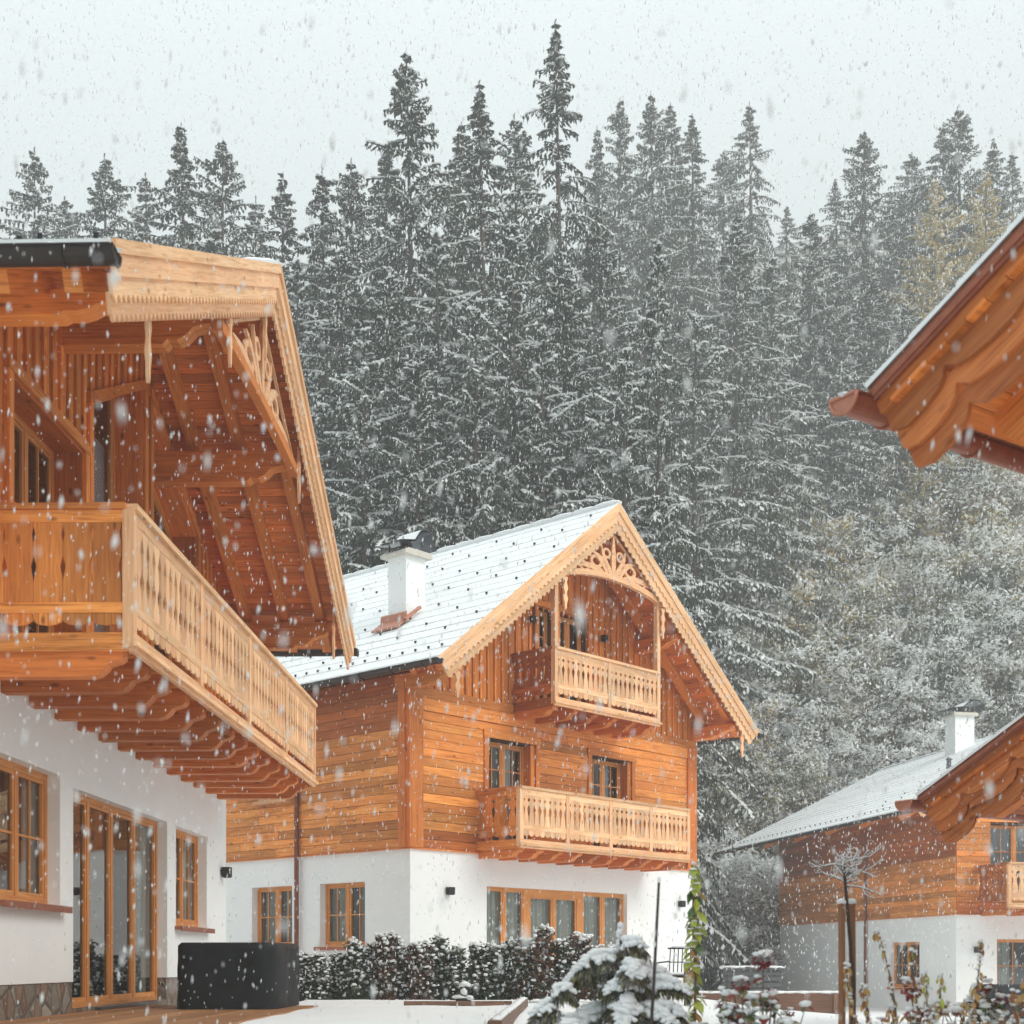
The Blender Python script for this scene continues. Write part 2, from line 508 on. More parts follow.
class Roof:
    """One gable roof: ridge along y at x = xr."""
    def __init__(s, xl, xrg, xrt, zr, pitch, yf, yb):
        s.xl, s.xr, s.xt, s.zr, s.th, s.yf, s.yb = xl, xrg, xrt, zr, math.radians(pitch), yf, yb

    def frame(s, side):
        c, sn = math.cos(s.th), math.sin(s.th)
        d = V((side * c, 0, -sn)); n = V((side * sn, 0, c))
        Ls = (s.xr - s.xl if side < 0 else s.xt - s.xr) / c
        return d, n, Ls

    def p(s, side, d, n, y):
        dv, nv, _ = s.frame(side)
        q = V((s.xr, y, s.zr)) + dv * d + nv * n
        return q

    def under(s, x, drop=.36):
        return s.zr - abs(x - s.xr) * math.tan(s.th) - drop / math.cos(s.th)

    def build(s, house, guards=0, guard_side=-1, course=.34, rafters=(), rafter_d=None, eave='darkmetal', snow_edge='darkmetal', soffit='rust', guard_gap=(1.0, .95), guard_row=.32, slab=-.165):
        roof = MB()
        ti = math.tan(s.th)
        for side in (-1, 1):
            d, n, Ls = s.frame(side)
            for a, b, y0, y1, e in ((slab, -.045, s.yf - .02, s.yb + .02, .0),):
                pts = lambda dd, nn, y: s.p(side, dd, nn, y)
                roof.prism([(abs(a) * ti, a), (Ls + e, a), (Ls + e, b), (abs(b) * ti, b)], V((s.xr, y0, s.zr)), d, n, (0, y1 - y0, 0), .5)
        ro = roof.build('roof', snow_edge, house)
        sf = MB()
        for side in (-1, 1):
            d, n, Ls = s.frame(side)
            k = int(Ls / .145); w = (Ls - .2) / k
            for i in range(k):
                sf.obox(V((s.xr, s.yf + .02, s.zr)) + d * (.13 + i * w + .003) + n * -.198, d * (w - .006), V((0, s.yb - s.yf - .04, 0)), n * .028)
        sf.build('soffit', soffit, ro)
        sn = MB()
        for side in (-1, 1):
            d, n, Ls = s.frame(side)
            k = max(4, int(Ls / course)); w = Ls / k
            prof = []
            for i in range(k):
                h0, h1 = .006 + .006 * R.random(), .015 + .007 * R.random()
                prof += [(i * w, h0 if i else .02), ((i + 1) * w, h1)]
            ny = 14; y0, y1 = s.yf - .035, s.yb + .035
            for j in range(len(prof) - 1):
                (da, na), (db, nb) = prof[j], prof[j + 1]
                lip = abs(db - da) < 1e-6
                a0, b0 = s.p(side, da, na - .03, y0), s.p(side, db, nb - .03, y0)
                dy = V((0, y1 - y0, 0))
                sn.poly([a0, b0, b0 + dy, a0 + dy], None, .5, 1 if lip else 0)
            for y in (y0, y1):
                sn.poly([s.p(side, dd, nn - .03, y) for dd, nn in prof] + [s.p(side, Ls, -.046, y), s.p(side, .05, -.046, y)], None, .5, 0)
            e0, e1 = s.p(side, Ls, prof[-1][1] - .03, y0), s.p(side, Ls, -.046, y0)
            dy = V((0, y1 - y0, 0))
            sn.poly([e0, e1, e1 + dy, e0 + dy], None, .5, 0)
            # lumpy snow edge along the verge and the ridge
        y = s.yf
        while y < s.yb:
            sn.blob((s.xr, y + .3, s.zr - .015), .13, .42, .055, 0, 8, 4, .1); y += .55
        sn.build('snow_cover', ['roofsnow', 'lip'], ro)
        if rafters:
            for side in (-1, 1):
                d, n, Ls = s.frame(side)
                for y in rafters:
                    r = MB(); r.obox(V((s.xr, y - .07, s.zr)) + d * .25 + n * -.36, d * (Ls - .45), V((0, .14, 0)), n * .16)
                    r.build('rafter', 'beam', house)
        if guards:
            g = MB(); g.box(-.018, .018, -.01, .01, 0, .042); g.box(-.016, .016, .0105, .026, .03, .042)
            gm = None; cnt = 0
            d, n, Ls = s.frame(guard_side)
            spots = []
            y = s.yf + .2
            while y < s.yb - .1 and len(spots) < guards * .4: spots.append((Ls - .38, y)); y += guard_row
            i = 0; dd = .55
            rows = []
            while dd < Ls - .6:
                y = s.yf + .35 + (i % 3) * guard_gap[0] * .34
                while y < s.yb - .1: rows.append((dd + R.uniform(-.04, .04), y)); y += guard_gap[0]
                dd += guard_gap[1] * .5; i += 1
            rows.sort(key=lambda q: q[1])
            spots += rows[:guards - len(spots)]
            for dd, y in spots:
                if gm is None:
                    o = g.build('snow_guard', 'black', ro); gm = o.data
                else:
                    o = put('snow_guard', gm, ro, (0, 0, 0))
                o.location = s.p(guard_side, dd, .0, y)
                o.rotation_euler = (0, 0, math.pi / 2 * guard_side)
        return ro

    def barge(s, house, y, layers, mat='pale', scallop=.13, amp=.03, ogee=False, step=.028, thick=.03, cap=None, sides=(-1, 1), endcut=.55):
        for side in sides:
            d, n, Ls = s.frame(side)
            b = MB(); K = len(layers); ti = math.tan(s.th)
            for j, (t, bo, wave) in enumerate(layers):
                end_t, end_b = Ls + .02 - endcut * abs(t), Ls + .02 - endcut * abs(bo)
                pts = [(abs(t) * ti, t), (end_t, t)]
                if not wave:
                    pts += [(end_b, bo), (abs(bo) * ti, bo)]
                elif ogee:
                    a = end_b + .13; per = .62; st = abs(bo) * ti
                    seq = [(end_b, bo)]
                    k = 0
                    while a - k * per > st + .1:
                        x0 = a - k * per
                        for q, e in ((0, 0), (.10, -.028), (.22, -.045), (.36, -.045), (.47, -.02), (.52, .012), (.545, .05), (.56, .062), (.60, .03)):
                            xx = x0 - q * per / .62
                            if st < xx < end_b - .01: seq.append((xx, bo + e))
                        k += 1
                    pts += seq + [(st, bo)]
                else:
                    st = abs(bo) * ti
                    nper = max(1, int((end_b - st) / scallop)); per = (end_b - st) / nper
                    seq = []
                    for k in range(nper):
                        for q in (0, .18, .36, .5, .64, .82):
                            xx = end_b - (k + q) * per
                            seq.append((xx, bo - amp + amp * 1.7 * (abs(math.cos(math.pi * q)) ** 1.6)))
                    pts += seq + [(st, bo)]
                yy = y - step * (K - 1 - j)
                b.prism(pts, V((s.xr, yy - thick, s.zr)), d, n, (0, thick, 0))
            b.build('bargeboard', mat, house)
            if cap:
                c = MB(); c.obox(V((s.xr, y - step * K - thick - .02, s.zr)) + n * -.1, d * (Ls + .04), V((0, .14, 0)), n * .03)
                c.tube([V((s.xr, y - step * K - thick + .01, s.zr)) + n * -.075, V((s.xr, y - step * K - thick + .01, s.zr)) + n * -.075 + d * (Ls + .04)], .036, 8)
                c.build('verge_trim', cap, house)

    def purlin(s, house, x, ztop, h, w, y0, y1, mat='beam'):
        """A beam along y whose front end (y0) is carved in an S."""
        b = MB()
        pr = [(y1, ztop), (y0, ztop), (y0 - .0, ztop - h * .38), (y0 + .05, ztop - h * .5), (y0 + .13, ztop - h * .53), (y0 + .22, ztop - h * .60),
              (y0 + .29, ztop - h * .78), (y0 + .38, ztop - h * .90), (y0 + .48, ztop - h * .87), (y0 + .53, ztop - h), (y1, ztop - h)]
        b.prism(pr, (x - w / 2, 0, 0), (0, 1, 0), (0, 0, 1), (w, 0, 0))
        return b.build('purlin', mat, house)

    def gutter(s, house, side, mat='darkmetal', r=.085, ext=.06, low=.0, cap=None, capmat=None, snowfill=True):
        d, n, Ls = s.frame(side)
        c = s.p(side, Ls, -.085, 0) + V((side * (r * .95), 0, -.01 - low))
        g = MB(); k = 12; y0, y1 = s.yf - ext, s.yb + .05
        arc = [(math.cos(math.pi + math.pi * i / k), math.sin(math.pi + math.pi * i / k)) for i in range(k + 1)]
        for i in range(k):
            (a, b), (e, f) = arc[i], arc[i + 1]
            for q in (r, r - .008):
                P = [V((c.x + a * q, y0, c.z + b * q)), V((c.x + e * q, y0, c.z + f * q))]
                g.poly([P[0], P[1], P[1] + V((0, y1 - y0, 0)), P[0] + V((0, y1 - y0, 0))], None, .5, 0, True)
        for sg in (-1, 1):
            g.tube([(c.x + sg * r, y0, c.z), (c.x + sg * r, y1, c.z)], .011, 6)
        for i in range(int((y1 - y0) / .8) + 1):          # gutter brackets
            yy = y0 + .35 + i * .8
            if yy > y1: break
            g.tube([(c.x + a * (r + .006), yy, c.z + b * (r + .006)) for a, b in arc], .009, 5)
        g = g.build('gutter', mat, house)
        e = MB()
        e.prism([(a * r * 1.03, b * r * 1.03) for a, b in arc], (c.x, y0 - .012, c.z), (1, 0, 0), (0, 0, 1), (0, .014, 0))
        e.tube([(c.x + a * r * 1.03, y0 - .014, c.z + b * r * 1.03) for a, b in arc], .012, 6)
        e.tube([(c.x - r, y0 - .014, c.z), (c.x + r, y0 - .014, c.z)], .012, 6)
        e.build('end_cap', capmat or mat, g)
        if snowfill:
            f = MB(); yy = y0
            while yy < y1 - .1:
                f.blob((c.x, yy + .15, c.z + .005), r * .95, .2, .03, 0, 8, 4, .2); yy += .28
            f.build('gutter_snow', 'snow', g)
        return c


def drop_board(house, x, ztop, y, L=.7, w=.085, mat='pale'):
    """A hanging carved board with a wavy outline and a pointed foot."""
    b = MB(); n = 18
    prof = []
    for i in range(n + 1):
        t = i / n
        ww = w * (.55 + .22 * math.cos(t * 6 * math.pi)) * (1 if t < .85 else (1 - t) / .15 * .9 + .1)
        prof.append((ww, -t * L))
    b.prism([(a, z) for a, z in prof] + [(-a, z) for a, z in reversed(prof)], (x, y, ztop), (1, 0, 0), (0, 0, 1), (0, .03, 0), grain=1)
    return b.build('hanging_board', mat, house)


def fretwork(house, roof, y, zb, half, arch=.22, mat='pale', beam=.11, beam_mat=None):
    """The apex ornament: an arched collar and a panel of scrolls standing on it."""
    xr = roof.xr
    n = 16
    top = [(-half + 2 * half * i / n, arch * (1 - ((i / n) * 2 - 1) ** 2)) for i in range(n + 1)]
    a = MB()
    a.prism([(x, z) for x, z in top] + [(x, z - beam) for x, z in reversed(top)], (xr, y - .05, zb), (1, 0, 0), (0, 0, 1), (0, .1, 0))
    a = a.build('collar_arch', beam_mat or mat, house)
    p = MB()
    ap = roof.zr - .62 - zb
    def ring(cx, cz, rx, rz, w, a0=0, a1=360, rot=0, k=18):
        out, inn = [], []
        for i in range(k + 1):
            t = math.radians(a0 + (a1 - a0) * i / k); c, s_ = math.cos(rot), math.sin(rot)
            for lst, q in ((out, 1), (inn, 1 - w)):
                X, Z = rx * q * math.cos(t), rz * q * math.sin(t)
                lst.append((cx + X * c - Z * s_, cz + X * s_ + Z * c))
        for i in range(k):
            p.prism([out[i], out[i + 1], inn[i + 1], inn[i]], (xr, y - .02, zb), (1, 0, 0), (0, 0, 1), (0, .035, 0), .5)
    ti = math.tan(roof.th)
    def leaf(x0, z0, x1, z1, w, bend):
        L, Rr = [], []; k = 9
        for i in range(k + 1):
            t = i / k; dx, dz = x1 - x0, z1 - z0; l = math.hypot(dx, dz)
            nx, nz = -dz / l, dx / l; o = bend * math.sin(math.pi * t); ww = w * math.sin(math.pi * (.12 + .88 * t) ** .8) + .012
            L.append((x0 + dx * t + nx * (o + ww), z0 + dz * t + nz * (o + ww))); Rr.append((x0 + dx * t + nx * (o - ww), z0 + dz * t + nz * (o - ww)))
        for i in range(k):
            p.prism([L[i], L[i + 1], Rr[i + 1], Rr[i]], (xr, y - .025, zb), (1, 0, 0), (0, 0, 1), (0, .04, 0), .5)
    b0 = arch
    h = ap - b0
    leaf(0, b0, 0, b0 + h * .98, .055, 0)
    for sg in (-1, 1):
        leaf(sg * .05, b0, sg * half * .24, b0 + h * .66, .05, sg * -.06)
        leaf(sg * half * .12, b0, sg * half * .42, b0 + h * .42, .055, sg * .07)
        leaf(sg * half * .2, b0 * .95, sg * half * .74, b0 * .55 + h * .08, .045, sg * .06)
        ring(sg * half * .33, b0 + h * .2, half * .12, h * .16, .42)
        ring(sg * half * .56, b0 + h * .0, half * .10, h * .12, .42)
        ring(sg * half * .13, b0 + h * .48, half * .075, h * .13, .42)
        # rim following the roof slope
        e0, e1 = (sg * half * .98, .0), (0, ap + .02)
        dx, dz = e1[0] - e0[0], e1[1] - e0[1]; l = math.hypot(dx, dz); nx, nz = -dz / l * .05, dx / l * .05
        p.prism([e0, e1, (e1[0] - nx * sg * -1, e1[1] - abs(nz)), (e0[0] - nx * sg * -1 - sg * .05, e0[1])], (xr, y - .02, zb), (1, 0, 0), (0, 0, 1), (0, .035, 0), .5)
    p.build('fretwork_panel', mat, house)


def baluster(mb, x, z0, z1, w, P, style):
    """One sawn board: notches on both edges that pair with the neighbour's to make a hole and a drop."""
    h = z1 - z0; e = w / 2
    if style == 0:
        pr = [(e, 0), (e, .10), (e - .006, .16), (e - .012, .30), (e - .030, .46), (e - .034, .52), (e - .012, .60), (e, .64), (e, .72), (e - .022, .745), (e - .030, .775), (e - .022, .805), (e, .83), (e, 1)]
    else:
        pr = [(e, 0), (e, .12), (e - .010, .20), (e - .038, .30), (e - .042, .36), (e - .016, .44), (e - .010, .52), (e - .020, .62), (e - .034, .70), (e - .020, .78), (e - .006, .84), (e, .88), (e, 1)]
    if style == 2:
        pr = [(e, 0), (e, .26), (e - .008, .33), (e - .020, .40), (e - .024, .45), (e - .008, .52), (e, .56), (e, .70), (e - .010, .75), (e - .016, .80), (e - .006, .86), (e, .88), (e, 1)]
    q = w / .125 if style != 2 else 1
    pts = [(e - (e - a) * q, b * h) for a, b in pr]
    pts = pts + [(-a, b) for a, b in reversed(pts)]
    o, ax, nn = P(x)
    mb.prism(pts, o + V((0, 0, z0)), ax, (0, 0, 1), nn * .024, grain=1)


def balcony(house, x0, x1, dep, zf, H, bays, joists, style=0, mat='pale', jh=.25, y0=0.0, sidemat='honey', zpost=None, jmat='rust', boardw=.125, teeth=True, bays_list=None):
    """Deck (the part) with rails, baluster panels, posts and carved joists as its sub-parts."""
    yf = y0 - dep
    d = MB()
    k = int((x1 - x0) / .14)
    for i in range(k):
        a = x0 + (x1 - x0) * i / k
        d.box(a + .003, a + (x1 - x0) / k - .003, yf + .03, y0 - .035, zf - .04, zf)
    deck = d.build('balcony', 'beam', house)
    f = MB()
    f.box(x0 - .04, x1 + .04, yf - .05, yf + .0, zf - .13, zf + .03)
    f.box(x0 - .07, x1 + .07, yf - .085, yf - .052, zf - .09, zf - .05)
    f.build('front_beam', mat, deck)
    for xe, sg in ((x0, -1), (x1, 1)):
        f = MB(); f.box(xe - .04 if sg < 0 else xe, xe if sg < 0 else xe + .04, yf + .003, y0 - .03, zf - .13, zf + .03)
        f.build('side_beam', sidemat, deck)
    def P_front(x): return V((x, yf - .012, 0)), V((1, 0, 0)), V((0, -1, 0))
    pw = .1
    xs = bays_list or [x0 + (x1 - x0) * i / bays for i in range(bays + 1)]
    def rails(name_mat, frame, a, b):
        o, ax, nn = frame
        for nme, z0_, z1_, t0, t1, e in (('handrail', H - .05, H, -.06, .075, .03), ('rail', H - .16, H - .052, -.012, .04, 0), ('rail', .20, .29, -.012, .045, 0)):
            r = MB(); r.obox(o + ax * (a - e) + V((0, 0, zf + z0_)) + nn * t0, ax * (b - a + 2 * e), nn * (t1 - t0), V((0, 0, z1_ - z0_)))
            r.build(nme, name_mat, deck)
    rails(mat, (V((0, yf, 0)), V((1, 0, 0)), V((0, -1, 0))), x0, x1)
    for i in range(len(xs) - 1):
        p = MB()
        a, b = xs[i] + pw * .6, xs[i + 1] - pw * .6
        k = max(2, round((b - a) / boardw)); w = (b - a) / k
        for j in range(k):
            baluster(p, a + (j + .5) * w, zf + .26, zf + H - .1, w - .004, P_front, style)
            if teeth:
                c = a + (j + .5) * w; e = w / 2 - .003
                pr = [(e, .15), (e, .06)] + [(e * math.cos(q), .06 - .055 * math.sin(q)) for q in (.4, .9, 1.57, 2.2, 2.75)] + [(-e, .06), (-e, .15)]
                p.prism(pr, V((c, yf - .018, zf + .085)), (1, 0, 0), (0, 0, 1), (0, -.02, 0), grain=1)
        p.build('baluster_panel', mat, deck)
    for i, x in enumerate(xs):
        q = MB(); t = zf + H - .05
        if zpost and i in (0, len(xs) - 1): t = zpost
        q.box(x - pw / 2, x + pw / 2, yf - .048, yf + .05, zf - .10, t)
        q.build('post', mat, deck)
    for sg, xe in ((-1, x0), (1, x1)):
        fr = (V((xe, 0, 0)), V((0, 1, 0)), V((sg, 0, 0)))
        rails(sidemat, fr, yf + .05, y0 - .03)  # balcony ends get darker wood than fronts: shade painted by material
        p = MB(); a, b = yf + .06, y0 - .06
        k = max(2, round((b - a) / (boardw * 1.25))); w = (b - a) / k
        def P_side(y): return V((xe + sg * .012, y, 0)), V((0, 1, 0)), V((sg, 0, 0))
        for j in range(k):
            baluster(p, a + (j + .5) * w, zf + .26, zf + H - .1, w - .004, P_side, 2 if style == 1 else style)
            c = a + (j + .5) * w; e = w / 2 - .003
            pr = [(e, .15), (e, .06)] + [(e * math.cos(t), .06 - .055 * math.sin(t)) for t in (.4, .9, 1.57, 2.2, 2.75)] + [(-e, .06), (-e, .15)]
            p.prism(pr, V((xe + sg * .018, c, zf + .085)), (0, 1, 0), (0, 0, 1), (sg * .02, 0, 0), grain=1)
        p.build('baluster_panel', sidemat, deck)
    for x in joists:
        j = MB(); e = yf + .06; zt = zf - .042
        pr = [(y0 - .0, zt), (e, zt), (e, zt - jh * .46), (e + .035, zt - jh * .56), (e + .10, zt - jh * .62), (e + .135, zt - jh * .66), (e + .165, zt - jh * .80),
              (e + .215, zt - jh * .94), (e + .28, zt - jh), (y0, zt - jh)]
        j.prism(pr, (x - .075, 0, 0), (0, 1, 0), (0, 0, 1), (.15, 0, 0))
        j.build('joist', jmat, deck)
    return deck


def wall_light(house, Mx, x, z, y=0.0, s=.11):
    m = MB(); a = MB()
    a.box(x - s / 2, x + s / 2, y - s, y - .02, z - s / 2, z + s / 2); a.box(x - s * .3, x + s * .3, y - .02, y + .0, z - s * .3, z + s * .3)
    a.box(x - s * .42, x + s * .42, y - s * .9, y - s * .3, z - s / 2 - .012, z - s / 2)
    xf(a, m, Mx); return m.build('wall_light', 'black', house)


def vertical_boards(mb, x0, x1, zlo, zhi, openings, y, w=.22, batten=.05, bm=0, lo_round=True):
    """Board-and-batten cladding; zhi(x) the upper limit; openings: (xa, xb, z0, ztop(x))."""
    n = max(1, round((x1 - x0) / w)); w = (x1 - x0) / n
    def spans(xa, xb):
        xm = (xa + xb) / 2
        res = [(zlo, None)]
        for oa, ob, oz, ot in openings:
            if oa < xm < ob:
                r = []
                if oz - zlo > .05: r.append((zlo, oz))
                r.append((ot, None)); res = r
        return res
    for i in range(n):
        for which in (0, 1):
            xa, xb = (x0 + i * w + .002, x0 + (i + 1) * w - .002) if which == 0 else (x0 + i * w - batten / 2, x0 + i * w + batten / 2)
            xa, xb = max(xa, x0), min(xb, x1)
            cuts = sorted({xa, xb, *[v for o in openings for v in o[:2] if xa < v < xb]})
            for ca, cb in zip(cuts[:-1], cuts[1:]):
                if cb - ca < .004: continue
                for lo, hi in spans(ca, cb):
                    la, lb = (lo(ca), lo(cb)) if callable(lo) else (lo, lo)
                    ha, hb = (zhi(ca), zhi(cb)) if hi is None else (hi, hi)
                    if which == 1 and callable(lo) and lo_round:
                        la -= .03; lb -= .03
                    if ha - la < .04 and hb - lb < .04: continue
                    pts = [(ca, la), (cb, lb), (cb, max(hb, lb)), (ca, max(ha, la))]
                    if which == 1 and callable(lo) and lo_round:
                        pts = [(ca, la), ((ca + cb) / 2, min(la, lb) - .05), (cb, lb), (cb, hb), (ca, ha)]
                    t = .024 if which == 0 else .03
                    yy = y - .024 if which == 0 else y - .056
                    mb.prism(pts, (0, yy, 0), (1, 0, 0), (0, 0, 1), (0, t, 0), None, bm, grain=1)


def chimney(house, x, y, zb, zt, s, hood_dir=0):
    c = MB(); c.box(x - s, x + s, y - s, y + s, zb, zt); c = c.build('chimney', 'plaster', house)
    k = MB(); e = s + .11
    k.prism([(-e, 0), (e, 0), (e, .06), (e - .08, .11), (-e + .08, .11), (-e, .06)], (x, y - e, zt), (1, 0, 0), (0, 0, 1), (0, 2 * e, 0)); k.build('chimney_cap', 'chimney_cap', c)
    h = MB(); n = 14; ry = s * 1.25
    prof = []
    for i in range(n + 1):
        t = i / n
        prof.append((-s * 1.55 + t * s * 3.2, .16 + .12 * min(1, t * 1.7) + .22 * max(0, 1 - ((t - .74) / .26) ** 2) ** .5 - .10 * max(0, t - .9) * 10))
    k_ = 1.25
    def strip(z, m, f=1.0, pr=prof):
        for (a, za), (b, zb_) in zip(pr[:-1], pr[1:]):
            h.poly([(x + a * k_, y - ry * f, zt + za + z), (x + b * k_, y - ry * f, zt + zb_ + z), (x + b * k_, y + ry * f, zt + zb_ + z), (x + a * k_, y + ry * f, zt + za + z)], None, .5, m, True)
    strip(.05, 0); strip(.03, 0)
    strip(.075, 1, .96, prof[1:-1])
    for sx in (-1, 1):
        for sy in (-.7, .85):
            h.tube([(x + sx * ry * .8, y + sy * s, zt + .1), (x + sx * ry * .8, y + sy * s, zt + .36)], .015, 5)
    h.tube([(x, y, zt + .1), (x, y, zt + .3)], s * .45, 10)
    h.build('hood', ['tin', 'snow'], c)
    return c


def interior(house, W, L, floors, ztop, ins=1.6):
    m = MB(); m.box(ins, W - ins, ins, L - ins, floors[0] + .02, ztop)
    for z in floors: m.box(.32, W - .32, .32, L - .32, z - .12, z)
    m.build('interior_core', 'room', house)


I4 = Matrix.Identity(4)


def rz_of(dx, dy): return math.atan2(dy, dx)


def common_walls(house, W, L, zb, zwood, roof, front_ops, side_ops, front_wood_ops, side_wood_ops, zgable=None, dark_above=99, gable_ops=(), front_dark=99, hz=True, bw=.2):
    """White ground floor, plank storey and boarded gables on all four sides."""
    pl = MB()
    wall_open(pl, 0, W, zb, zwood, front_ops, 0, .3)
    wall_open(pl, 0, W, zb, zwood, [], L - .3, L)
    t = MB(); wall_open(t, 0.3, L - .3, zb, zwood, side_ops, 0, .3); xf(t, pl, side_frame(W, L))
    wall_open_right = MB(); wall_open(wall_open_right, .3, L - .3, zb, zwood, [], 0, .3)
    xf(wall_open_right, pl, Matrix(((0, -1, 0, W), (1, 0, 0, 0), (0, 0, 1, 0), (0, 0, 0, 1))))
    pl.build('plaster_wall', 'plaster', house)
    zu = min(roof.under(0), roof.under(W))
    zg = zgable or zu
    bk = MB()
    wall_open(bk, 0.0, W, zwood, zg, front_wood_ops, 0.0, .3)
    wall_open(bk, 0, W, zwood, zg, [], L - .3, L)
    t = MB(); wall_open(t, .3, L - .3, zwood, zu, side_wood_ops, 0.0, .3); xf(t, bk, side_frame(W, L))
    t = MB(); wall_open(t, .3, L - .3, zwood, zu, [], 0.0, .3); xf(t, bk, Matrix(((0, -1, 0, W), (1, 0, 0, 0), (0, 0, 1, 0), (0, 0, 0, 1))))
    tri = lambda: [(0, zg), (W, zg), (W, roof.under(W, .2)), (roof.xr, roof.under(roof.xr, .2)), (0, roof.under(0, .2))]
    bk.prism(tri(), (0, L - .3, 0), (1, 0, 0), (0, 0, 1), (0, .3, 0))
    if not gable_ops: bk.prism(tri(), (0, 0, 0), (1, 0, 0), (0, 0, 1), (0, .3, 0))
    bk.build('wall_backing', 'back', house)
    if hz:
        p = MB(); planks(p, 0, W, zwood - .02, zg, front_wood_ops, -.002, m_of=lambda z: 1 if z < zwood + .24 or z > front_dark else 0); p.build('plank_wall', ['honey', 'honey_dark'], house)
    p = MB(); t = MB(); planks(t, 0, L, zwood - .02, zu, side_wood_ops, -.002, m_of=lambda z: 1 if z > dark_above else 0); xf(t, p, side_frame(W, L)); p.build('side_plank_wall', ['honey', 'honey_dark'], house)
    p = MB(); t = MB(); planks(t, 0, L, zwood - .02, zu, [], -.002); xf(t, p, Matrix(((0, -1, 0, W), (1, 0, 0, 0), (0, 0, 1, 0), (0, 0, 0, 1)))); p.build('side_plank_wall', 'honey', house)
    p = MB(); t = MB(); planks(t, 0, W, zwood - .02, zg, [], -.002, h=.2); xf(t, p, Matrix(((-1, 0, 0, W), (0, -1, 0, L), (0, 0, 1, 0), (0, 0, 0, 1)))); p.build('rear_plank_wall', 'honey', house)
    g = MB(); vertical_boards(g, 0, W, zg, lambda x: roof.under(x, .2), gable_ops, -.002, w=bw); g.build('gable_boarding', 'beam', house)
    # drip board between plaster and wood
    d = MB(); d.box(-.03, W + .03, -.05, -.0, zwood - .05, zwood - .022); t = MB(); t.box(0.0, L, -.05, 0, zwood - .05, zwood - .022); xf(t, d, side_frame(W, L))
    d.build('drip_board', 'rust', house)


def downpipe(house, Mx, x, zt, zb, mat='pipe', y=-.09):
    t = MB(); a = MB()
    a.tube([(x, y - .35, zt + .1), (x, y - .3, zt - .05), (x, y, zt - .4), (x, y, zb)], .045, 8)
    for z in (zb + .8, zt - .8): a.tube([(x, y, z), (x, y, z + .03)], .056, 8)
    a.box(x - .015, x + .015, y, 0, zb + .8, zb + .82)
    xf(a, t, Mx); return t.build('downpipe', mat, house)


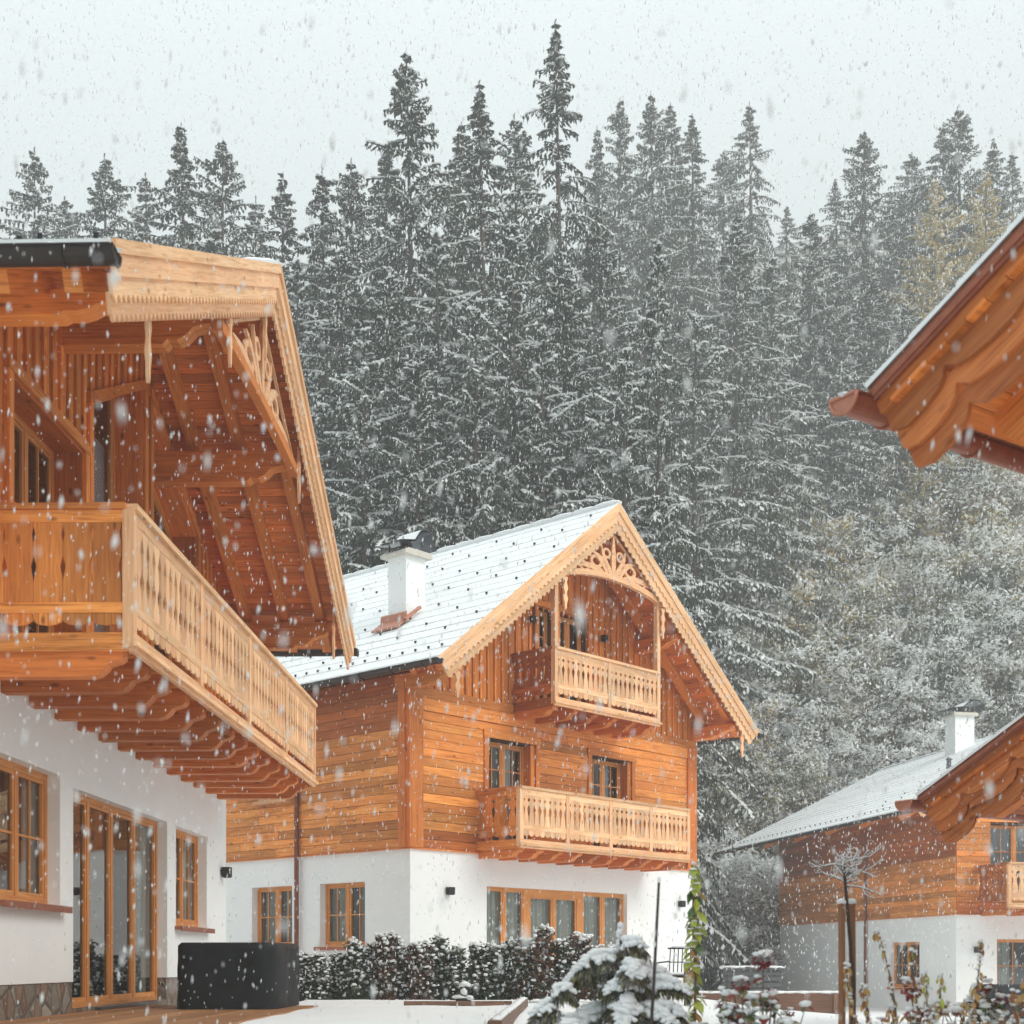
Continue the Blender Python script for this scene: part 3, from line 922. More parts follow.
# ================================================================== the chalet in the middle
def middle_chalet():
    W, L = 8.75, 12.0
    th = rz_of(.671, .741)
    h = empty('chalet', 'timber chalet in the middle with two stacked balconies, snowy tiled roof and white ground floor', 'chalet', (-1.82, 25, 0), th)
    roof = Roof(-.55, 4.43, 9.5, 9.94, 37.4, -1.25, 12.6)
    S = side_frame(W, L)
    fo = [(2.0, 3.2, .3, 2.35), (3.2, 4.95, .3, 2.35), (4.95, 6.35, .3, 2.35)]
    so = [(L - 2.48, L - 1.2, 1.2, 2.4), (L - 4.58, L - 3.31, 1.2, 2.4), (2.0, 3.4, 1.2, 2.4)]
    fw = [(2.0, 3.35, 3.1, 5.15), (5.1, 6.45, 3.1, 5.15)]
    sw = [(3.0, 4.3, 4.0, 5.2)]
    go = [(3.4, 3.88, 5.9, lambda x: 7.9), (4.05, 4.95, 5.9, lambda x: 7.9)]
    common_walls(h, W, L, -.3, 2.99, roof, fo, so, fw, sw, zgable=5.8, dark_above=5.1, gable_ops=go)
    b = MB()       # backing of the gable round the upper openings
    for xa, xb in ((.0, 3.4), (3.88, 4.05), (4.95, 8.75)):
        pts = [(xa, 5.8), (xb, 5.8), (xb, roof.under(xb, .2))] + ([(4.43, roof.under(4.43, .2))] if xa < 4.43 < xb else []) + [(xa, roof.under(xa, .2))]
        b.prism(pts, (0, .0, 0), (1, 0, 0), (0, 0, 1), (0, .3, 0))
    for xa, xb in ((3.4, 3.88), (4.05, 4.95)):
        pts = [(xa, 7.9), (xb, 7.9), (xb, roof.under(xb, .2))] + ([(4.43, roof.under(4.43, .2))] if xa < 4.43 < xb else []) + [(xa, roof.under(xa, .2))]
        b.prism(pts, (0, .0, 0), (1, 0, 0), (0, 0, 1), (0, .3, 0))
    b.build('wall_backing', 'back', h)
    f = MB(); f.box(-.04, W + .04, -.075, -.036, 5.68, 5.86); f.box(0, W, -.06, -.034, 5.45, 5.68); f.build('frieze_beam', 'honey', h)
    roof.build(h, guards=100, rafters=(-.3, -.95), guard_row=.33, guard_gap=(1.25, .9))
    roof.barge(h, -1.2, [(-.02, -.17, 0), (-.15, -.31, 1), (-.28, -.46, 1)], scallop=.14, endcut=.1)
    for x in (.0, 2.2, 4.43, 6.65, 8.75):
        roof.purlin(h, x, roof.under(x, .4), .26, .2, -1.1, .3)
    for x in (0.0, 2.9, 6.0, 8.95):
        drop_board(h, x, roof.under(x, .4) + (.05 if x in (0.0, 8.95) else -.1), -1.2, .62, .085)
    fretwork(h, roof, -1.12, 8.3, 1.62)
    roof.gutter(h, -1, 'darkmetal'); roof.gutter(h, 1, 'darkmetal')
    # corner posts
    for x, sg in ((0, 1), (W, -1)):
        c = MB(); c.box(x - .045 if sg > 0 else x - .26, x + .26 if sg > 0 else x + .045, -.075, -.034, 2.97, 5.7)
        c.box(x - .075 if sg > 0 else x + .034, x - .034 if sg > 0 else x + .075, -.075, .24, 2.97, 6.0)
        c.box(x - .11 if sg > 0 else x + .076, x - .076 if sg > 0 else x + .11, .04, .12, 2.97, 6.0)
        c.build('corner_board', 'rust', h)
    # windows
    window(h, 2.0, 3.2, .3, 2.35, 2, (1, 1), fw=.045, rec=.1, curtain=[(2.05, 3.15)])
    window(h, 3.2, 4.95, .3, 2.35, 2, (1, 1), fw=.15, rec=.1, curtain=[(3.3, 4.9)], name='french_door')
    window(h, 4.95, 6.35, .3, 2.35, 2, (1, 1), fw=.05, rec=.1, curtain=[(5.0, 6.3)])
    for a, b_ in ((2.0, 3.35), (5.1, 6.45)):
        window(h, a + .02, b_ - .12, 3.15, 5.13, 2, (2, 4), rec=.16, curtain=[(a + .6, b_ - .4)], curtain_mat='blind')
        r = MB(); r.box(b_ - .118, b_ - .002, -.02, .2, 3.1, 5.15); r.box(a - .14, b_ + .14, -.07, -.034, 5.16, 5.30)
        r.box(a - .12, a - .002, -.06, -.034, 3.1, 5.16); r.box(b_ + .002, b_ + .12, -.06, -.034, 3.1, 5.16)
        r.build('window_surround', 'beam', h)
    window(h, 3.42, 3.87, 5.95, 7.88, 1, (2, 4), rec=.1); window(h, 4.07, 4.93, 5.95, 7.88, 2, (1, 3), rec=.1, curtain=[(4.3, 4.6)], curtain_mat='blind')
    r = MB()
    for a, b_ in ((3.4, 3.88), (4.05, 4.95)):
        r.box(a - .11, b_ + .11, -.09, -.06, 7.91, 8.04)
        r.box(a - .1, a - .002, -.085, -.058, 5.9, 7.91)
        r.box(b_ + .002, b_ + .1, -.084, -.057, 5.9, 7.909)
    r.build('window_surround', 'beam', h)
    for so_ in so: window(h, so_[0], so_[1], so_[2], so_[3], 2, (2, 2), Mx=S, rec=.14, sill='copper', curtain=[(so_[0] + .05, so_[0] + .5), (so_[1] - .5, so_[1] - .05)])
    window(h, 3.0, 4.3, 4.0, 5.2, 2, (2, 2), Mx=S, rec=.1)
    balcony(h, 1.73, 7.0, 1.083, 3.13, 1.0, 4, [1.85 + i * .56 for i in range(10)], style=0, mat='pale', sidemat='honey', boardw=.145, jh=.24)
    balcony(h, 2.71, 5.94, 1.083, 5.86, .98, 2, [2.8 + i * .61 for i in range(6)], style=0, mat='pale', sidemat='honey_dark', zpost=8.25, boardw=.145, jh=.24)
    for x, z, s_ in ((.95, 2.22, .13), (8.25, 2.2, .13)): wall_light(h, I4, x, z, 0, s_)
    wall_light(h, I4, 3.2, 7.6, -.05, .11); wall_light(h, I4, 5.43, 7.6, -.05, .12)
    downpipe(h, S, L - 3.07, 5.9, .1)
    l = MB(); t = MB(); t.box(L - 4.3, L - 3.25, -.2, -.035, 4.02, 4.07); t.box(L - 4.25, L - 3.3, -.1, -.035, 4.08, 4.16); xf(t, l, S); l.build('wooden_ledge', 'pale', h)
    c = chimney(h, 1.45, 1.62, 6.6, 8.72, .25)
    fl = MB(); d, n, Ls = roof.frame(-1); dd = (4.5 - 1.2) / math.cos(roof.th)
    o = roof.p(-1, dd - .02, .02, 1.25)
    fl.obox(o, d * .34, V((0, .72, 0)), n * .035); fl.obox(o + V((-.02, -.06, 0)) - d * .42, d * .5, V((0, .07, 0)), n * .06)
    fl.obox(o + V((-.02, .0, .0)), d * .05, V((0, .7, 0)), V((0, 0, .16)))
    fl.build('chimney_flashing', 'copper_pale', c)
    interior(h, W, L, (.3, 3.0, 5.85), 7.1)
    return h


# ================================================================== the chalet on the left
def left_chalet():
    W, L = 10.6, 9.0
    a = math.radians(1.432)
    h = empty('chalet', 'large chalet at the left edge with long balcony on carved joists above a white wall', 'chalet', (-4.721, 11.22, 0), math.pi / 2 - a)
    roof = Roof(-1.15, 5.1, 11.45, 9.05, 25.0, -1.86, 10.0)
    fo = [(1.5, 3.16, 1.5, 2.85), (3.56, 7.22, .43, 2.77), (7.65, 9.36, 1.41, 2.76)]
    t2 = lambda x: 7.02 + .4787 * (x - 4.0)
    t3 = lambda x: 7.93 - .44 * (x - 6.3)
    g = [(1.72, 3.74, 3.8, lambda x: 6.38), (4.0, 5.95, 3.8, t2), (6.32, 8.55, 3.8, t3)]
    pl = MB(); wall_open(pl, 0, W, .72, 3.72, [(x0, x1, max(z0, .0) if z0 > .72 else .72, z1) for x0, x1, z0, z1 in fo], 0, .3)
    wall_open(pl, 0, W, -.2, 3.72, [], L - .3, L)
    for M_ in (side_frame(W, L), Matrix(((0, -1, 0, W), (1, 0, 0, 0), (0, 0, 1, 0), (0, 0, 0, 1)))):
        t = MB(); wall_open(t, .3, L - .3, -.2, 3.72, [], 0, .3); xf(t, pl, M_)
    pl.build('plaster_wall', 'plaster', h)
    st = MB(); wall_open(st, 0, W, -.25, .715, [(3.56, 7.22, .43, .715)], .012, .3); st.build('stone_plinth', 'stone', h)
    # boarded gable with deep-set raked windows
    zu = 3.72
    up = lambda x: roof.under(x, .2)
    b = MB(); xs = [0, 1.72, 3.74, 4.0, 5.95, 6.32, 8.55, W]
    for i in range(7):
        xa, xb = xs[i], xs[i + 1]
        op = next((o for o in g if abs(o[0] - xa) < .01), None)
        lo = (op[3](xa), op[3](xb)) if op else (zu, zu)
        pts = [(xa, lo[0]), (xb, lo[1]), (xb, up(xb))] + ([(5.1, up(5.1))] if xa < 5.1 < xb else []) + [(xa, up(xa))]
        b.prism(pts, (0, 0, 0), (1, 0, 0), (0, 0, 1), (0, .3, 0))
        if op: b.box(xa, xb, 0, .3, zu, op[2])
    wall_open(b, 0, W, zu, 6.0, [], L - .3, L)
    b.prism([(0, 6.0), (W, 6.0), (W, up(W)), (5.1, up(5.1)), (0, up(0))], (0, L - .3, 0), (1, 0, 0), (0, 0, 1), (0, .3, 0))
    for M_ in (side_frame(W, L), Matrix(((0, -1, 0, W), (1, 0, 0, 0), (0, 0, 1, 0), (0, 0, 0, 1)))):
        t = MB(); wall_open(t, .3, L - .3, zu, 6.0, [], 0, .3); xf(t, b, M_)
    b.build('wall_backing', 'back', h)
    for M_ in (side_frame(W, L), Matrix(((0, -1, 0, W), (1, 0, 0, 0), (0, 0, 1, 0), (0, 0, 0, 1)))):
        p = MB(); t = MB(); planks(t, 0, L, zu, 6.0, [], -.002); xf(t, p, M_); p.build('side_plank_wall', 'honey', h)
    p = MB(); t = MB(); planks(t, 0, W, zu, 6.0, [], -.002, h=.2); xf(t, p, Matrix(((-1, 0, 0, W), (0, -1, 0, L), (0, 0, 1, 0), (0, 0, 0, 1)))); p.build('rear_plank_wall', 'honey', h)
    vb = MB()
    gg = [(x0 - .1, x1 + .1, z0, (lambda x, f=f: f(x) + .12)) for x0, x1, z0, f in g]
    vertical_boards(vb, 0, W, zu, up, gg, -.002, w=.235, batten=.075); vb.build('gable_boarding', 'beam', h)
    for k, (x0, x1, z0, f) in enumerate(g):
        s = MB(); e = .12     # surround boards and deep reveals
        s.prism([(x0 - e, f(x0 - e)), (x1 + e, f(x1 + e)), (x1 + e, f(x1 + e) + e), (x0 - e, f(x0 - e) + e)], (0, -.085, 0), (1, 0, 0), (0, 0, 1), (0, .08, 0))
        for xa, xb in ((x0 - e, x0 - .002), (x1 + .002, x1 + e)):
            s.prism([(xa, z0), (xb, z0), (xb, f(xb) - .004), (xa, f(xa) - .004)], (0, -.08, 0), (1, 0, 0), (0, 0, 1), (0, .076, 0), grain=1)
        s.build('window_surround', 'beam', h)
        r = MB()
        r.prism([(x0, z0), (x0 + .02, z0), (x0 + .02, f(x0)), (x0, f(x0))], (0, -.04, 0), (1, 0, 0), (0, 0, 1), (0, .33, 0), grain=1)
        r.prism([(x1 - .02, z0), (x1, z0), (x1, f(x1)), (x1 - .02, f(x1))], (0, -.04, 0), (1, 0, 0), (0, 0, 1), (0, .33, 0), grain=1)
        r.prism([(x0 + .021, f(x0) - .02), (x1 - .021, f(x1) - .02), (x1 - .021, f(x1)), (x0 + .021, f(x0))], (0, -.04, 0), (1, 0, 0), (0, 0, 1), (0, .33, 0))
        r.build('window_reveal', 'rust', h)
        fin = lambda x, f=f: f(x) - .022
        if k == 0: window(h, x0 + .02, x1 - .02, z0, 6.36, 2, (2, 3), rec=.26, fw=.06, posts=[2.93])
        elif k == 1: window(h, x0 + .02, x1 - .02, z0, f(x1), 2, (1, 1), rec=.29, fw=.06, top=fin, curtain=None)
        else: window(h, x0 + .02, x1 - .02, z0, f(x1), 2, (1, 1), rec=.29, fw=.06, top=fin)
    bl = MB()
    for i in range(70):
        z = 4.4 + i * .04
        bl.obox((4.06, .40, z), (1.86, 0, 0), (0, .008, .039), (0, -.003, .001), .5)
    bl.build('window_blind', 'blind', h)
    roof.build(h, guards=40, guard_side=-1, rafters=(-.35, -.95, -1.5), guard_row=.42, guard_gap=(1.6, 1.6))
    roof.barge(h, -1.80, [(-.015, -.11, 0), (-.09, -.26, 0), (-.24, -.40, 1), (-.36, -.53, 1)], scallop=.13, amp=.034, endcut=-.05)
    for x, dr_, hh_ in ((.12, .37, .2), (3.15, .46, .42), (5.1, .37, .34), (7.15, .46, .40), (10.45, .37, .40)):
        roof.purlin(h, x, roof.under(x, dr_), hh_, .22, -1.62, .3)
    for x in (.25, 3.2, 5.0, 7.2, 10.2):
        drop_board(h, x, roof.under(x, .48) + .12, -1.76, .72, .075)
    fretwork(h, roof, -1.68, 7.42, 2.15, arch=.06, beam=.12, beam_mat='beam')
    roof.gutter(h, -1, 'darkmetal', r=.1, low=.05); roof.gutter(h, 1, 'darkmetal', r=.1, low=.03)
    # soffit box under the near eave
    balcony(h, .9, 10.3, 1.4, 3.74, 1.14, 4, [.97 + i * .70 for i in range(14)], style=1, mat='pale', sidemat='honey', boardw=.19, jh=.30, jmat='rust')
    window(h, 1.5, 3.16, 1.5, 2.85, 2, (2, 2), rec=.13, sill='copper', fw=.07, curtain=[(1.55, 1.8), (2.8, 3.1)])
    window(h, 3.56, 7.22, .43, 2.77, 4, (1, 1), rec=.13, fw=.06, posts=[4.45, 5.3, 6.2], curtain=[(3.6, 3.95), (6.7, 7.1)], name='terrace_door')
    window(h, 7.65, 9.36, 1.41, 2.76, 2, (2, 2), rec=.13, sill='copper', fw=.07, curtain=[(7.7, 8.0), (8.95, 9.3)])
    th_ = MB(); th_.box(4.3, 6.15, -.06, .12, .395, .428); th_.build('door_threshold', 'tin', h)
    wall_light(h, I4, 10.28, 2.3, 0, .15)
    interior(h, W, L, (.42, 3.7), 6.0)
    return h


# ================================================================== the far chalet on the right
def far_chalet():
    W, L = 10.5, 13.3
    h = empty('chalet', 'low-roofed chalet standing behind the young staked tree, with a plank side wall', 'chalet', (12.69, 40, 0), rz_of(.9816, .1907))
    roof = Roof(-1.6, 5.24, 12.08, 8.62, 26.2, -.7, 15.6)
    S = side_frame(W, L)
    fo = [(1.27, 3.6, .0, 1.55), (5.5, 8, .0, 1.55)]
    so = [(L - 4.1, L - 2.2, .1, 1.5)]
    fw = [(1.05, 2.7, 2.6, 4.85), (4.5, 6.1, 2.6, 4.85)]
    common_walls(h, W, L, -1.2, 2.29, roof, fo, so, fw, [], dark_above=3.85)
    roof.build(h, guards=100, rafters=(-.35,), guard_row=.42, guard_gap=(1.0, .95))
    roof.barge(h, -.66, [(-.02, -.19, 0), (-.17, -.36, 1)], scallop=.2, endcut=.1)
    for x in (0.0, 2.6, 5.24, 7.9, 10.5): roof.purlin(h, x, roof.under(x, .38), .24, .2, -.6, .3)
    roof.gutter(h, -1, 'darkmetal')
    for xx in (.6, 3.2, 5.8, 8.4, 11.2):
        q = MB(); d, n, Ls = roof.frame(-1); o = roof.p(-1, Ls - 1.75, -.36, xx); q.obox(o, d * 1.65, V((0, .12, 0)), n * .16); q.build('rafter', 'beam', h)
    window(h, 1.27, 3.6, .0, 1.55, 2, (2, 2), rec=.12, curtain=[(1.4, 1.8)])
    window(h, 5.5, 8, .0, 1.55, 2, (2, 2), rec=.12)
    window(h, so[0][0], so[0][1], .1, 1.5, 2, (2, 2), Mx=S, rec=.12, sill='rust')
    window(h, 1.05, 2.7, 2.62, 4.83, 2, (2, 3), rec=.12, curtain=[(1.15, 2.6)], curtain_mat='blind')
    window(h, 4.5, 6.1, 2.62, 4.83, 2, (2, 3), rec=.12)
    balcony(h, .71, 8.5, 1.6, 2.5, 1.15, 5, [.85 + i * .8 for i in range(10)], style=0, mat='pale', sidemat='honey_dark', boardw=.2)
    wall_light(h, I4, .62, 1.25, 0, .16); wall_light(h, S, L - 6.9, 3.9, -.03, .22)
    downpipe(h, S, L - 5.75, 5.0, -.6)
    chimney(h, 4.6, 8.2, 7.2, 9.42, .36)
    v = MB(); v.tube([(2.2, 4.5, 6.9), (2.2, 4.5, 7.35), (2.2, 4.5, 7.36), (2.2, 4.5, 7.45)], [.09, .07, .13, .03], 10); v.build('vent_pipe', 'tin', h)
    interior(h, W, L, (-.1, 2.35), 5.5)
    return h


# ================================================================== the two copper-edged buildings at the right edge
def eave_house(label, E, ze, L, zb, seed):
    rot = math.radians(-55)
    d1 = V((math.cos(rot), math.sin(rot), 0)); d2 = V((-math.sin(rot), math.cos(rot), 0))
    O = V((E[0], E[1], 0)) + d1 * 1.25 + d2 * 1.2
    h = empty('chalet', label, 'chalet', (O.x, O.y, 0), rot)
    W = 7.5; hs = W / 2 + 1.25
    roof = Roof(-1.25, W / 2, W + 1.25, ze + hs * math.tan(math.radians(27.3)), 27.3, -1.2, L)
    L0 = L - .6
    zw = zb + (ze - zb) * .5
    common_walls(h, W, L0, zb, zw, roof, [(2.5, 5, zb + .5, zw - .2)], [], [], [])
    window(h, 2.5, 5, zb + .5, zw - .2, 2, (2, 2), rec=.1)
    roof.build(h, guards=12, rafters=(-.35,), guard_row=.5, snow_edge='copper', soffit='rust', slab=-.105)
    roof.barge(h, -1.02, [(-.05, -.19, 0), (-.17, -.31, 1), (-.29, -.43, 1), (-.41, -.56, 1)], mat='carved', ogee=True, endcut=-.02, step=.036, thick=.034, cap='copper_pale')
    roof.gutter(h, -1, 'copper', r=.095, ext=.13, capmat='copper_pale'); roof.gutter(h, 1, 'copper', r=.095)
    for x in (.0, W / 2, W): roof.purlin(h, x, roof.under(x, .38), .24, .2, -.85, .3)
    interior(h, W, L0, (zb + .1,), ze)
    return h


middle_chalet(); left_chalet(); far_chalet()
eave_house('nearest building, its carved eave and copper gutter cutting into the upper right corner', (2.03, 8.0), 4.24, 4.6, -.2, 3)
eave_house('building at the lower right whose copper-edged carved eave overlaps the far chalet roof', (4.05, 14.0), 2.62, 6.0, -.6, 4)
# ------------------------------------------------------------------ ground
def grid_sheet(name, xs, ys, mat, label):
    v = [(x, y, ground_z(x, y)) for y in ys for x in xs]; n = len(xs)
    f = [(j * n + i, j * n + i + 1, (j + 1) * n + i + 1, (j + 1) * n + i) for j in range(len(ys) - 1) for i in range(n - 1)]
    me = bpy.data.meshes.new(name); me.from_pydata(v, [], f); me.materials.append(M[mat])
    me.polygons.foreach_set('use_smooth', [True] * len(f))
    o = bpy.data.objects.new(name, me); COL.objects.link(o); o['kind'] = 'structure'; o['label'] = label; return o


def axis(pts):
    out = []
    for a, b, s in pts:
        x = a
        while x < b - 1e-6: out.append(x); x += s
    return out + [pts[-1][1]]


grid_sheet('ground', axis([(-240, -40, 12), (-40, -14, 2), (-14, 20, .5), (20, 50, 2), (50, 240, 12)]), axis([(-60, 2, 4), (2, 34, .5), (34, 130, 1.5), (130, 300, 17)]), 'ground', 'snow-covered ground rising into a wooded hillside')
# ------------------------------------------------------------------ trees
def quad(mb, c, a, b, m):
    """A small leaf face: centre c, half axes a and b, slightly bent into two triangles' worth of outline."""
    mb.v += [tuple(c - a), tuple(c - b * .9 + a * .1), tuple(c + a), tuple(c + b * .9 + a * .1)]
    i = len(mb.v) - 4
    mb.f.append((i, i + 1, i + 2, i + 3)); mb.uv += [(0, 0)] * 4; mb.r.append(.5); mb.m.append(m); mb.sm.append(False)


def spruce_meshes(seed, H, Rm, snow=.6, dens=1.0, asc=.35, droop=.75, low=.04, gaps=.1, leaf=0, shape=.6, tier=.46):
    rr = random.Random(seed)
    tb = MB(); n = 10
    lean = V((rr.uniform(-.012, .012), rr.uniform(-.012, .012), 0))
    tb.tube([V((0, 0, H * i / n)) + lean * H * (i / n) ** 2 for i in range(n + 1)], [H * .011 * (1 - i / n) + .015 for i in range(n + 1)], 7)
    cb = MB(); z = H * low
    side = rr.random() * 6.28
    while z < H * .995:
        t = (z - H * low) / (H * (1 - low))
        base = Rm * min((1 - t) ** shape, (1 - t) * 2.0) * (.9 + .16 * math.sin(z * 1.3 + seed) + .1 * math.sin(z * 3.1 + seed * 2)) + .06
        nb = rr.randint(4, 6) if t < .95 else 4
        a0 = rr.random() * 6.28
        for j in range(nb):
            if rr.random() < gaps: continue
            az = a0 + j * 6.283 / nb + rr.uniform(-.5, .5)
            L = base * rr.choice((.55, .75, .85, .95, 1.0, 1.05, 1.22)) * (1 + .12 * math.cos(az - side))
            o = V((0, 0, z + rr.uniform(-.25, .25))) + lean * H * (z / H) ** 2
            dr = V((math.cos(az), math.sin(az), 0)); sd = V((-dr.y, dr.x, 0))
            up = asc * (.25 + 1.25 * t) * rr.uniform(.7, 1.3); dn = droop * (1.15 - .75 * t) * rr.uniform(.7, 1.25)
            step = .19 / dens * (1.0 if L > 1.2 else .7)
            m_ = max(4, int(L / step)); sn = rr.random() < snow + .3
            wob = rr.uniform(-.16, .16)
            prev = o
            for q in range(1, m_ + 1):
                s = q / m_
                p = o + dr * (L * s) + sd * (wob * L * s * s) + V((0, 0, L * (up * s - dn * s * s + .25 * max(0, s - .7))))
                d = (p - prev); prev = p
                dl = d.normalized()
                if s < .25 and rr.random() < .7: continue
                tl = (.22 + .52 * (1 - s) ** .7) * (.30 + .70 * min(1, L / 2.4)) * rr.uniform(.65, 1.3)
                quad(cb, p, dl * step * .8, sd * .08 + V((0, 0, rr.uniform(-.02, .02))), leaf + (rr.random() < .3))
                for sg in (-1, 1):
                    td = (sd * sg * .85 + dl * .7 + V((0, 0, -.25 - rr.random() * .6))).normalized()
                    w = td.cross(V((rr.uniform(-.4, .4), rr.uniform(-.4, .4), 1))).normalized()
                    ns = 2 if tl > .42 else 1
                    for u in range(ns):
                        c = p + td * tl * (u + .5) / ns + V((0, 0, -.06 * u))
                        tq = (td + V((rr.uniform(-.3, .3), rr.uniform(-.3, .3), -.25 * u))).normalized()
                        quad(cb, c, tq * tl * .62 / ns, w * rr.uniform(.05, .09), leaf + (rr.random() < .3))
                        if rr.random() < .8:     # hanging spray
                            hd = V((rr.uniform(-.28, .28), rr.uniform(-.28, .28), -1))
                            hl = rr.uniform(.16, .42) * (.35 + .65 * min(1, L / 2.3))
                            quad(cb, c + hd * hl * .5, hd * hl * .55, (dr * rr.uniform(-1, 1) + sd * rr.uniform(-1, 1)).normalized() * rr.uniform(.04, .07), leaf + (rr.random() < .2))
                        if sn and rr.random() < snow:
                            quad(cb, c + V((0, 0, .045)), tq * tl * .5 / ns, w * rr.uniform(.05, .09), 2)
                            if rr.random() < .75:
                                quad(cb, c + V((0, 0, .02)), tq * tl * .42 / ns, (w * .35 + V((0, 0, 1))).normalized() * rr.uniform(.025, .05), 2)
                if sn and rr.random() < snow * 1.2:
                    quad(cb, p + V((0, 0, .06)), dl * step * .8, sd * rr.uniform(.06, .14), 2)
                    quad(cb, p + V((0, 0, .03)), dl * step * .7, (sd * .4 + V((0, 0, 1))).normalized() * .06, 2)
        z += (tier + .12 * (1 - t)) * rr.uniform(.75, 1.25) * (.42 if t > .93 else .62 if t > .85 else 1)
    for q in range(26):
        d = V((rr.uniform(-.5, .5), rr.uniform(-.5, .5), 1)).normalized(); c = lean * H + V((0, 0, H * (1.012 - .045 * rr.random() ** .8)))
        quad(cb, c, d * .13, d.orthogonal().normalized() * .03, leaf)
    return tb, cb


def shrub_meshes(seed, H, W, mats, snow=.55, clumps=64, per=140, leafw=.085):
    """A rounded many-stemmed bush: leafy clumps over a dome, each loaded with snow on its upper side."""
    rr = random.Random(seed); tb = MB(); cb = MB()
    cl = []
    for i in range(clumps):
        u = (i + .5) / clumps; az = i * 2.39996 + rr.uniform(-.3, .3); el = math.asin(min(1, u ** .8)) * rr.uniform(.9, 1.05)
        rad = rr.choice((1, 1, .95, .8, .6)) * rr.uniform(.88, 1.1) * (1 + .18 * math.sin(az * 2 + seed) + .12 * math.sin(az * 5))
        cl.append(V((math.cos(az) * math.cos(el) * W * .5 * rad, math.sin(az) * math.cos(el) * W * .5 * rad, H * (.12 + .86 * math.sin(el) * rad))))
    for c in cl[::3]:
        b = V((c.x * .12, c.y * .12, 0)); m_ = V((c.x * .5, c.y * .5, c.z * .62))
        tb.tube([b, b.lerp(m_, .6), m_, c], [H * .011, H * .008, H * .006, .012], 5)
    for c in cl:
        R0 = H * rr.uniform(.085, .17); kind = rr.choice(mats); k2 = rr.choice(mats); out = V((c.x, c.y, .3 * c.z)).normalized()
        load = snow * rr.uniform(.5, 1.35)
        for tw in range(7):         # twigs
            d = (out + V((rr.gauss(0, .7), rr.gauss(0, .7), rr.gauss(.1, .5)))).normalized(); L = R0 * rr.uniform(.9, 1.7)
            for q in range(per // 7):
                s = rr.random() ** .7; p = c + d * L * s + V((0, 0, -L * .55 * s * s)) + V((rr.gauss(0, 1), rr.gauss(0, 1), rr.gauss(0, .8))) * R0 * .27
                hgt = (p.z - c.z) / R0
                ld = (d * .6 + V((rr.uniform(-1, 1), rr.uniform(-1, 1), rr.uniform(-1.1, .2)))).normalized(); w = ld.cross(V((rr.uniform(-.6, .6), rr.uniform(-.6, .6), 1))).normalized()
                l = leafw * rr.uniform(.7, 1.7)
                if rr.random() < load * (.62 + .8 * hgt):
                    quad(cb, p + V((0, 0, .03)), ld * l * 1.2, w * l * .6, 0); quad(cb, p + V((0, 0, .015)), ld * l, (w * .4 + V((0, 0, 1))).normalized() * l * .42, 0)
                else: quad(cb, p, ld * l, w * l * .42, kind if rr.random() < .7 else k2)
    return tb, cb


def proto(kind, tb, cb, mats, parts=('trunk', 'crown')):
    a = tb.build(parts[0], 'bark'); b = cb.build(parts[1], mats)
    ma, mb_ = a.data, b.data
    bpy.data.objects.remove(a); bpy.data.objects.remove(b)
    return kind, ma, mb_, parts


def plant(pr, loc, sc, rz, label, cat, group=None):
    kind, ma, mb_, parts = pr
    e = empty(kind, label, cat, loc, rz, group); e.scale = sc if isinstance(sc, tuple) else (sc, sc, sc)
    for nme, me in zip(parts, (ma, mb_)):
        o = bpy.data.objects.new(nme, me); COL.objects.link(o); o.parent = e
    return e


NEEDLES = ['needle', 'needle2', 'treesnow']
SP = [proto('spruce_tree', *spruce_meshes(1, 26, 5.0, .54, gaps=.10, shape=.62), NEEDLES), proto('spruce_tree', *spruce_meshes(2, 28, 4.5, .46, droop=.95, gaps=.14, shape=.68), NEEDLES),
      proto('spruce_tree', *spruce_meshes(3, 24, 5.2, .60, droop=.7, gaps=.16, shape=.58), NEEDLES), proto('spruce_tree', *spruce_meshes(4, 30, 3.9, .42, droop=1.1, gaps=.13, shape=.60, tier=.55), NEEDLES),
      proto('spruce_tree', *spruce_meshes(5, 18, 4.4, .76, droop=.65, gaps=.12, shape=.66), NEEDLES), proto('spruce_tree', *spruce_meshes(6, 27, 5.4, .50, droop=.85, asc=.5, gaps=.2, shape=.68), NEEDLES),
      proto('spruce_tree', *spruce_meshes(7, 25, 4.4, .64, droop=1.15, gaps=.16, shape=.6, tier=.56), NEEDLES)]
SPH = [26, 28, 24, 30, 18, 27, 25]
LARCH = proto('larch_tree', *spruce_meshes(9, 22, 5.2, .50, dens=.9, droop=.35, asc=.3, gaps=.12, tier=.6), ['gold', 'olive', 'treesnow'])

# (tip x, tip y, distance, prototype): the trees one can tell apart against the sky
skyline = [(-20, 172, 72, 2), (35, 155, 75, 2), (70, 200, 84, 0), (108, 160, 75, 0), (150, 176, 80, 2), (187, 132, 68, 1), (222, 138, 72, 0), (252, 196, 84, 1), (283, 178, 70, 3), (325, 166, 62, 2), (356, 160, 66, 0),
           (386, 150, 72, 1), (415, 55, 58, 0), (452, 128, 70, 1), (487, 88, 60, 3), (520, 118, 70, 0), (563, 28, 62, 3), (592, 128, 96, 1), (617, 105, 104, 2), (655, 98, 100, 0), (676, 103, 108, 1), (694, 118, 104, 3), (722, 150, 116, 0),
           (752, 102, 112, 2), (786, 205, 118, 1), (838, 178, 112, 3), (863, 130, 102, 0), (888, 190, 114, 1), (912, 155, 108, 2), (945, 122, 104, 1), (962, 108, 100, 0), (990, 140, 106, 3), (1014, 150, 110, 1), (1046, 130, 100, 0)]
